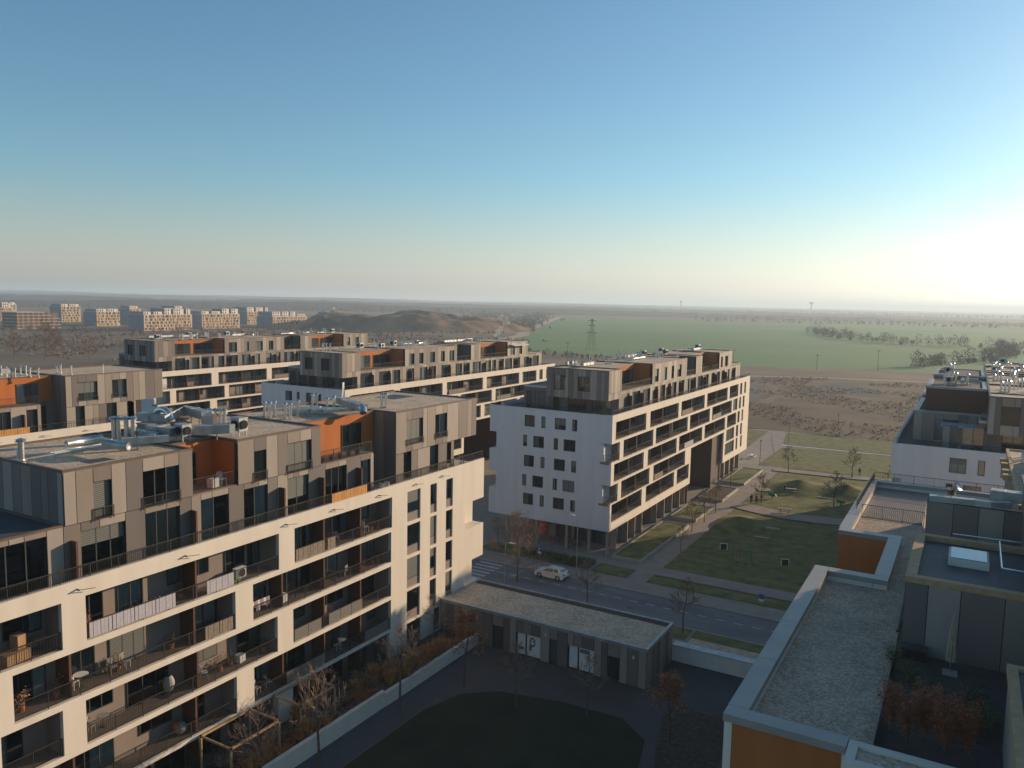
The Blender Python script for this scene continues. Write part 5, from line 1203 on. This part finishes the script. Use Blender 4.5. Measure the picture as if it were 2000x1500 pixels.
pot(XB,25.7,F[0],'pink flowering plant at the left end of the lilac screened balcony','pot','pinkl',.9,2,.6)
pot(XB-.1,32.0,F[0],'tall dark plant in a terracotta pot by the brown partition, top balcony row','pot','green',1.1,3,.7)
pot(XB+.2,30.1,F[0],'dried plant behind the lilac screens','rail','twigr',.5,4,.6)
t=thing('air_conditioner','beige air conditioner unit on the top balcony, right of the reed screens','air conditioner',(XB+.1,36.6,F[0])); b=MB(); b.box(-.2,.2,-.45,.45,.05,.75); b.build('casing',M['plast'],t); b=MB(); b.tube([(.205,.05,.4),(.215,.05,.4)],.28,16); b.build('fan_grille',M['rail'],t)
b=MB(); b.box(-.3,.3,-.45,.45,0,.06); t=tag(b.build('green_mat',mat('bright_green',(.30,.45,.06),.8,.1)),'bright green mat beside the air conditioner','mat'); t.location=(XB+.2,35.9,F[0]+.002)
for i,(yy,l) in enumerate(((27.2,'grey wicker chair with spiky plant, left one, second balcony row'),(28.0,'grey wicker chair beside it, right one, second balcony row'))): chair(XB,yy,F[1],R(90+i*20),l,'wicker')
pot(XB,27.6,F[1]+.0,'spiky yucca between the wicker chairs','pot','olive',.9,7,.6); pot(XB,31.2,F[1],'yellow-green plant in a pot by the dark door, second row','pot','olive',.8,8,.5)
pot(XB,22.0,F[1],'orange dried flowers at the left end of the second row balcony','pot','straw',.9,9,.8); pot(XB,23.9,F[1],'orange dried flowers by the brown partition, second row','pot','straw',.9,10,.7)
table(XB,25.3,F[1],'white table with a laptop-sized tray, second row balcony'); chair(XB-.1,24.9,F[1],R(200),'white chair left of the white table, second row')
# hanging egg chair
t=thing('hanging_chair','pale hanging egg chair on the third balcony row','hanging chair',(XB+.1,30.8,F[2])); t.scale=(.85,.85,.9); b=MB(); b.tube([(-.3,0,0),(-.4,0,1.2),(-.2,0,1.9),(.1,0,1.85)],.03,6); b.cyl(-.3,0,0,.04,.45,16); b.build('stand',M['rail'],t); b=MB()
for i in range(7):
    for j in range(10):
        a0,a1=math.pi*(.15+.85*i/7),math.pi*(.15+.85*(i+1)/7); p0,p1=math.pi*(.25+1.5*j/10),math.pi*(.25+1.5*(j+1)/10)
        f=lambda a,p:(.1+.42*math.sin(a)*math.cos(p+math.pi)*-1*-1,.42*math.sin(a)*math.sin(p),1.0+.62*math.cos(a)); b.quad(f(a0,p0),f(a1,p0),f(a1,p1),f(a0,p1))
b.build('shell',M['wicker'],t); b=MB(); b.ball((.1,0,.6),.32,10,0,.4); b.build('cushion',M['kerb'],t)
chair(XB,25.7,F[2],R(120),'wicker armchair at the left end of the third row balcony','wicker'); table(XB,26.5,F[2],'round striped table at the left of the third row balcony','wicker',.35)
for k,(yy,l) in enumerate(((33.6,'small white chair right of the egg chair, third row'),)): chair(XB,yy,F[2],R(150),l)
pot(XB,34.9,F[2],'dark bushy plant on the third row balcony','pot','green',.8,12,.9); pot(XB,35.8,F[2],'second dark bushy plant, next to the cream box, third row','pot','green',.9,13,.9); boxes(XB,36.6,F[2],'cream storage box on the third row balcony',.5,.6,.5,'plast')
t=thing('planter_pot','large grey pot with red flowers on the fourth balcony row','potted plant',(XB,31.7,F[3])); b=MB(); b.ball((0,0,.42),.42,12,0,1); b.build('pot',M['wicker'],t); b=MB(); b.ball((-.05,-.3,.7),.26,8,0,1); b.build('flowers',mat('red_orange_flower',(.45,.11,.03),.8,.4,12),t)
# laundry rack on row 2
t=thing('laundry_rack','laundry rack hung with pink and white clothes on the second row balcony','laundry rack',(XB,38.2,F[1])); b=MB()
for s in (-.7,.7): b.tube([(-.3,s,0),(.3,s,1.0)],.012,5); b.tube([(.3,s,0),(-.3,s,1.0)],.012,5)
b.build('rack_frame',M['steel'],t); rr=random.Random(2)
for i in range(9): b=MB(); yy=-.75+i*.18; z=rr.uniform(.25,.6); b.quad((.32,yy,1.02),(.32,yy+.16,1.02),(.36,yy+.16,z),(.36,yy,z)); b.build('clothing',[M['plast'],M['pinkc'],M['curtain'][1]][i%3],t)
boxes(XB,40.5,F[1],'white box on the balcony right of the laundry rack',.5,.7,.6,'plast')
for k,(yy,z,l,mt) in enumerate(((41.6,F[1],'dark chair right of the brown partition, second row, third bay','rail'),(43.0,F[1],'dark chair at the wall, second row, third bay','rail'),(49.8,F[0],'white chair among plants at the right end of the top row','plast'),(46.2,F[0],'pinkish chair in the middle of the top row, third bay','wicker'),(47.2,F[1],'grey chair with cushion, second row, third bay','wicker'),(46.4,F[3],'white chair beside the round table, fourth row','plast'),(45.5,F[2],'pale chair leaning at the rail, third row','wicker'),(38.0,F[3],'white chair left of the low table, fourth row','plast'),(39.1,F[3],'white chair right of the low table, fourth row','plast'))): chair(XB,yy,z,R(40+60*k),l,mt)
for k,(yy,z,l,H) in enumerate(((49.1,F[0],'leafy plant left of the white chair, top row right end',.8),(50.4,F[0],'leafy plant right of the white chair, top row right end',.9),(51.2,F[0],'tall leafy plant in the top row right corner',1.2),(48.9,F[0]-.0,'pale green drooping plant by the right partition, top row',.6),(49.2,F[1],'low flowers by the right partition, second row',.5),(50.6,F[1],'dense dark plant, second row right end',.9),(51.3,F[1],'second dense dark plant in the second row corner',.8),(38.6,F[2],'small plant at the right end of the third row balcony',.6))): pot(XB+.1,yy,z,l,'pot','green' if k!=3 else 'olive',H,20+k,.7)
table(XB,38.5,F[3],'low dark table on the fourth row balcony','rail',.4); table(XB,46.9,F[3],'round white table on the fourth row balcony','plast',.35); table(XB,46.0,F[1],'small dark table on the second row, third bay','rail',.35)
t=thing('bicycle','bicycle leaning on the rail of the top right balcony bay','bicycle',(XB+.3,45.2,F[0]),R(90))
b=MB()
for dx in (-.5,.5): b.tube([(dx+.3*math.cos(a),0,.32+.3*math.sin(a)) for a in [2*math.pi*i/14 for i in range(15)]],.02,5,cap=False)
b.build('wheel',M['tyre'],t); b=MB(); b.tube([(-.5,0,.32),(-.2,0,.75),(.3,0,.72),(.5,0,.32)],.02,5); b.tube([(-.2,0,.75),(0,0,.3),(.3,0,.72)],.02,5); b.build('bike_frame',M['redlamp'],t)
for k,(yy,l) in enumerate(((51.2,'pale folding chair on the penthouse terrace next to the notch'),(51.9,'second pale folding chair on the penthouse terrace'))): chair(-41.9,yy,19.76,R(200),l)
for k,yy in enumerate((58.6,60.2,61.4,63.1)): pot(-41.9,yy,19.76,'small terrace plant, number %s from the notch, on the far end of the penthouse terrace'%('one','two','three','four')[k],'pot','green',.5,40+k,.5)
for k,yy in enumerate((45.0,46.0,47.0,48.0,49.0)): 
    t=pot(-42.75,yy,23.3,'%s pot along the orange recess railing'%('first','second','third','fourth','fifth')[k],'rail','green',.25,50+k,.4)
chair(-43.0,35.7,23.3,R(90),'pale armchair in the small orange recess','plast'); boxes(-43.0,35.0,23.3,'pale box beside the armchair in the small orange recess',.5,.6,.6,'plast')
# plants on the white block's end terrace and penthouse
G='shrubs on the end terrace of the white block'
p=shrub('terrace_shrub','spiky pale shrub at the corner of the white block terrace','shrub',1.5,1.0,60,'olive',300,G,.09); p.location=(-44.6,102.9,19.75)
for k,(x,yy,l) in enumerate(((-43.4,103.4,'shrub right of the corner one on the white block terrace'),(-47.5,103,'shrub in the shade under the roof box of the white block'),(-49.5,103.2,'leftmost shrub under the roof box of the white block'),(-43.2,106.5,'first shrub along the sunny terrace of the white block'),(-43.2,109.0,'second shrub along the sunny terrace of the white block'),(-43.2,112.4,'third shrub along the sunny terrace of the white block'))): dup(p,(x,yy,19.75),k,.8,l)
p2=shrub('terrace_shrub','bushy green plants overflowing the far roof recess of the white block','shrub',1.5,4,61,'olive',900,None,.12); p2.location=(-44.6,152,23.3)
# glass canopies on the white blocks
def awn(x,yy,z,sx,sy,label):
    t=thing('awning',label,'awning',(x,yy,z)); b=MB(); b.hexa([(0,0,0),(sx,0,-.25),(sx,sy,-.25),(0,sy,0),(0,0,.06),(sx,0,-.19),(sx,sy,-.19),(0,sy,.06)]); b.build('canvas',M['plast'],t); b=MB(); b.cyl(sx-.05,.1,-2.3,-.27,.03,6); b.cyl(sx-.05,sy-.1,-2.3,-.27,.03,6); b.build('post',M['rail'],t)
awn(-92.4,158.5,25.9,1.4,7,'bright white awning on the roof of the second row block'); 
# sunlit conservatory on the right edge block
t=thing('conservatory','glass-fronted terrace room with blue roof, sunlit inside, on the right edge block','conservatory',(-2.2,104.2,19.75)); b=MB(); b.box(-.3,4.3,-.2,2.6,2.75,2.9); b.build('room_roof',mat('blue_roof',(.20,.30,.40),.4,.05),t); b=MB()
for x in (0,4.05): b.box(x-.05,x+.05,-.05,.05,0,2.74); b.box(x-.05,x+.05,2.3,2.4,0,2.74)
b.box(0.06,4,-.02,.03,.95,1.02); b.build('room_frame',M['frame'],t); b=MB(); b.box(.1,4,1.9,2.0,0,2.74); b.build('back_panel',M['cream'],t)
for x,l in ((.6,'pale cabinet'),(1.8,'pale counter')): b=MB(); b.box(x,x+.9,.6,1.1,0,.9); b.build('cabinet',M['plast'],t)
# ================= FAR LANDSCAPE =================
def crowncloud(mb,c,rx,rz_,n,rnd,s):
    for i in range(n):
        while True:
            p=Vector((rnd.uniform(-1,1),rnd.uniform(-1,1),rnd.uniform(-1,1)))
            if p.length<1: break
        q=Vector((c[0]+p.x*rx,c[1]+p.y*rx,c[2]+p.z*rz_)); a=Vector((rnd.gauss(0,1),rnd.gauss(0,1),rnd.gauss(0,1))).normalized()*s*rnd.uniform(.5,1.4); f=a.cross(Vector((rnd.gauss(0,.5),.2,1))).normalized()*s*rnd.uniform(.3,.9)
        mb.quad(tuple(q),tuple(q+a),tuple(q+a+f),tuple(q+f))
M['fartwig']=mat('far_twigs',(.10,.082,.06),1,.35,.08,col2=(.18,.145,.105))
M['fartwig2']=mat('warm_far_twigs',(.14,.095,.06),1,.3,.08,col2=(.22,.15,.095))
def belt(name,pts,wd,h,step,seed,label,mt='fartwig',s=1.4,n=60):
    rnd=random.Random(seed); b=MB()
    for (a,c) in zip(pts,pts[1:]):
        a=Vector(a);c=Vector(c);L=(c-a).length;t=(c-a)/L;q=Vector((-t.y,t.x)); u=0
        while u<L:
            o=a+t*u+q*rnd.gauss(0,wd*.4); hh=h*rnd.uniform(.5,1.15)*(1 if rnd.random()<.85 else .4); crowncloud(b,(o.x,o.y,hh*.5),hh*.42,hh*.52,int(n*2.2),rnd,s*.6); u+=step*rnd.uniform(.5,1.6)
    return tag(b.build(name,M[mt]),label,kind='stuff')
belt('tree_belt',[(-520,1700),(-400,1760),(-300,1800),(-150,1860),(40,1880),(200,1900)],30,13,9,1,'hazy belt of bare trees behind the green field',s=2.2,n=40)
belt('tree_belt',[(-196,1195),(-150,1040),(-120,950),(-60,890),(-10,880),(60,900)],18,11,6,2,'curved strip of bare trees standing in the green field',s=1.6,n=60)
belt('tree_belt',[(-24,545),(-18,590),(8,640),(30,760),(20,860)],12,10,6,3,'bare copse at the right end of the green field',s=1.3,n=90)
belt('tree_belt',[(-1500,3700),(-1000,3900),(-300,4100),(400,4300),(1200,4300)],60,18,16,4,'far dark belt of trees on the plain',s=4,n=30)
belt('tree_belt',[(-1600,2500),(-1250,2450),(-950,2400),(-700,2200)],50,15,12,14,'dark wood edge beyond the track',s=3,n=36)
belt('scrub',[(-470,820),(-560,1000),(-690,1250),(-820,1500),(-1050,2000)],45,9,5,5,'bare scrub woodland left of the track',s=1.8,n=36)
belt('scrub',[(-560,820),(-690,1050),(-850,1350),(-1050,1700)],60,9,6,15,'bare woodland behind the earth heap',s=2,n=30)
belt('scrub',[(-300,500),(-250,480),(-190,455),(-140,430)],9,4,3.5,6,'low scrub along the near edge of the green field','fartwig',1.0,40)
belt('scrub',[(-330,600),(-360,560),(-300,520)],14,5,4,16,'scrub patch by the bend of the track','fartwig',1.0,40)
belt('scrub',[(-700,330),(-560,300),(-470,330),(-400,380),(-360,450)],40,5,4,7,'low brown scrub on the open ground at left','fartwig2',1.0,40)
belt('scrub',[(-620,430),(-520,430),(-460,480),(-430,560)],40,4,4.5,8,'brown scrub in front of the far blocks','fartwig2',1.0,30)
belt('woodland',[(-1900,700),(-1700,1100),(-1500,1500),(-1300,1900)],120,16,11,9,'brown woodland behind the far white blocks','fartwig',2.6,34)
belt('woodland',[(-1400,1400),(-1200,1700),(-1050,2000)],90,14,10,10,'brown woodland behind the earth heap ridge','fartwig',2.4,34)
def tufts(name,x0,x1,y0,y1,n,h,s,mt,label,seed):
    rnd=random.Random(seed); b=MB()
    for i in range(n):
        x,yy=rnd.uniform(x0,x1),rnd.uniform(y0,y1)
        if noise.noise(Vector((x*.03,yy*.03,seed)))<-.05: continue
        crowncloud(b,(x,yy,h*.4),h,h*.5,5,rnd,s)
    tag(b.build(name,M[mt]),label,kind='stuff')
M['drytuft']=mat('dry_tuft',(.17,.115,.07),1,.3,.1,col2=(.34,.24,.14))
tufts('dry_tufts',-95,20,236,425,5500,.35,.4,'drytuft','dry brown tufts over the lot',1)
tufts('dry_tufts',-640,-330,250,640,2600,1.6,1.4,'fartwig2','brown tufts and low bushes on the open ground at left',2)
belt('scrub',[(-900,380),(-760,400),(-640,470),(-560,560),(-480,600)],60,7,5,27,'brown bushes and bare trees in front of the far blocks','fartwig2',1.4,40)
belt('scrub',[(-1500,480),(-1200,520),(-1000,640),(-850,900)],60,10,7,28,'bare trees between the far blocks','fartwig2',2,30)
# individual bare trees at the left edge
TL=tree('bare_tree','tall warm-lit bare tree at the left edge beyond the near roof','tree',19,21,'broad',tw='fartwig2',depth=4,nb=(3,4),minr=.05,trunk_h=.12,group='bare trees at the left edge'); TL.location=(-425,240,0)
for k,(x,yy,s,l) in enumerate(((-440,232,.7,'bare tree left of the tall warm one at the left edge'),(-405,252,.6,'smaller bare tree right of the tall warm one'),(-452,262,.75,'bare tree behind the tall warm one'),(-398,285,.5,'low bare tree nearer the far shell building'),(-375,300,.5,'lowest bare tree before the second row roof'))): dup(TL,(x,yy,0),k*1.7,s,l)
belt('scrub',[(-560,600),(-520,650),(-480,700),(-450,760)],22,4,5,31,'bushes along the foot of the earth heap','fartwig2',1.0,30)
# pylon and poles
t=thing('power_pylon','lattice power pylon standing in the green field','pylon',(-243,537,0)); b=MB(); H=24
def legw(z): return 2.6*(1-z/H)**1.1+.35
lv=[0,4,7.5,10.5,13.2,15.6,17.8,19.8,21.8,24]
for z0,z1 in zip(lv,lv[1:]):
    w0,w1=legw(z0),legw(z1); c0=[(-w0,-w0),(w0,-w0),(w0,w0),(-w0,w0)]; c1=[(-w1,-w1),(w1,-w1),(w1,w1),(-w1,w1)]
    for k in range(4):
        b.tube([(*c0[k],z0),(*c1[k],z1)],.08,4,cap=False); j=(k+1)%4; b.tube([(*c0[k],z0),(*c1[j],z1)],.045,3,cap=False); b.tube([(*c0[j],z0),(*c1[k],z1)],.045,3,cap=False)
b.build('lattice_tower',M['frame'],t)
for z,wd in ((13.5,4.5),(22.5,3.4),(19,3)): b=MB(); b.tube([(-wd,0,z),(0,0,z+.7),(wd,0,z)],.12,4); b.tube([(-wd,0,z),(wd,0,z)],.1,4); b.build('cross_arm',M['frame'],t)
def pole(x,yy,H,label,arm=1.2,group='wooden poles on the open land'):
    t=thing('utility_pole',label,'utility pole',(x,yy,0),0,group); b=MB(); b.cyl(0,0,0,H,.16,6,r2=.1); b.build('pole',M['frame'],t); b=MB(); b.box(-arm,arm,-.08,.08,H-.6,H-.4); b.build('cross_arm',M['frame'],t)
for x,yy,H,l in ((-193,395,14,'dark pole left of the pylon, behind the second row block'),(-121,470,10,'dark pole at the near field edge, behind the roof of the white block'),(-76,480,9,'thin pole in the field edge, left one of the pair right of the white block'),(-46,500,12,'thin pole in the field edge, right one of the pair'),(-440,560,20,'tall thin mast in front of the earth heap')): pole(x,yy,H,l)
# white water towers on the horizon
for x,yy,H,s,l in ((-1280,3900,52,1,'left white mast tower on the horizon'),(-640,3800,56,1.4,'right white mushroom water tower on the horizon')):
    t=thing('water_tower',l,'tower',(x,yy,0),0,'towers on the horizon'); b=MB(); b.cyl(0,0,0,H-6,2.2,10); b.build('shaft',M['cream'],t); b=MB(); b.tube([(0,0,H-8),(0,0,H-5),(0,0,H-2),(0,0,H)],[2.2,7*s,7*s,3],14); b.build('tank',M['cream'],t)
# farm sheds and white houses
for k,(x,yy,l) in enumerate(((-330,2300,'largest pale shed on the plain'),(-250,2350,'pale shed right of the largest one on the plain'),(-1500,1600,'small white house in the woods at left of centre'),(-690,1390,'small white hut on the track'))):
    t=thing('farm_shed',l,'shed',(x,yy,0),R(20)); s=1 if k<3 else .35; b=MB(); b.box(-20*s,20*s,-8*s,8*s,0,7*s); b.build('wall',M['cream'],t); b=MB(); b.hexa([(-20.5*s,-8.6*s,7*s),(20.5*s,-8.6*s,7*s),(20.5*s,8.6*s,7*s),(-20.5*s,8.6*s,7*s),(-20.5*s,-.1,10*s),(20.5*s,-.1,10*s),(20.5*s,.1,10*s),(-20.5*s,.1,10*s)]); b.build('roof',M['taupe'],t)
# plume of smoke over the lot
def smoke():
    b=MB(); rnd=random.Random(3)
    for i in range(26):
        f=i/25; b.ball((-392+f*16+rnd.gauss(0,1.2),645+rnd.gauss(0,1.5),4+f*13+rnd.gauss(0,1.6)),rnd.uniform(1.0,2.2)*(1-.3*f),8)
    m=bpy.data.materials.new('smoke_volume'); m.use_nodes=True; n=m.node_tree; n.nodes.remove(n.nodes['Principled BSDF']); v=n.nodes.new('ShaderNodeVolumePrincipled'); v.inputs['Density'].default_value=.07; v.inputs['Color'].default_value=(.97,.97,.97,1); v.inputs['Anisotropy'].default_value=.0; n.links.new(v.outputs[0],n.nodes['Material Output'].inputs['Volume'])
    b.f=[tuple(reversed(q)) for q in b.f]
    tag(b.build('smoke',m,smooth=True),'white puff of smoke rising behind the second row block',kind='stuff')
smoke()
# haze
hz=bpy.data.materials.new('haze'); hz.use_nodes=True; n=hz.node_tree; n.nodes.remove(n.nodes['Principled BSDF']); v=n.nodes.new('ShaderNodeVolumePrincipled')
v.inputs['Density'].default_value=.00020; v.inputs['Color'].default_value=(.74,.88,1,1); v.inputs['Anisotropy'].default_value=.25
n.links.new(v.outputs[0],n.nodes['Material Output'].inputs['Volume'])
b=MB(); b.box(-17000,17000,-5000,25000,-1.5,95); tag(b.build('haze',hz),'pale haze over the plain',kind='stuff')
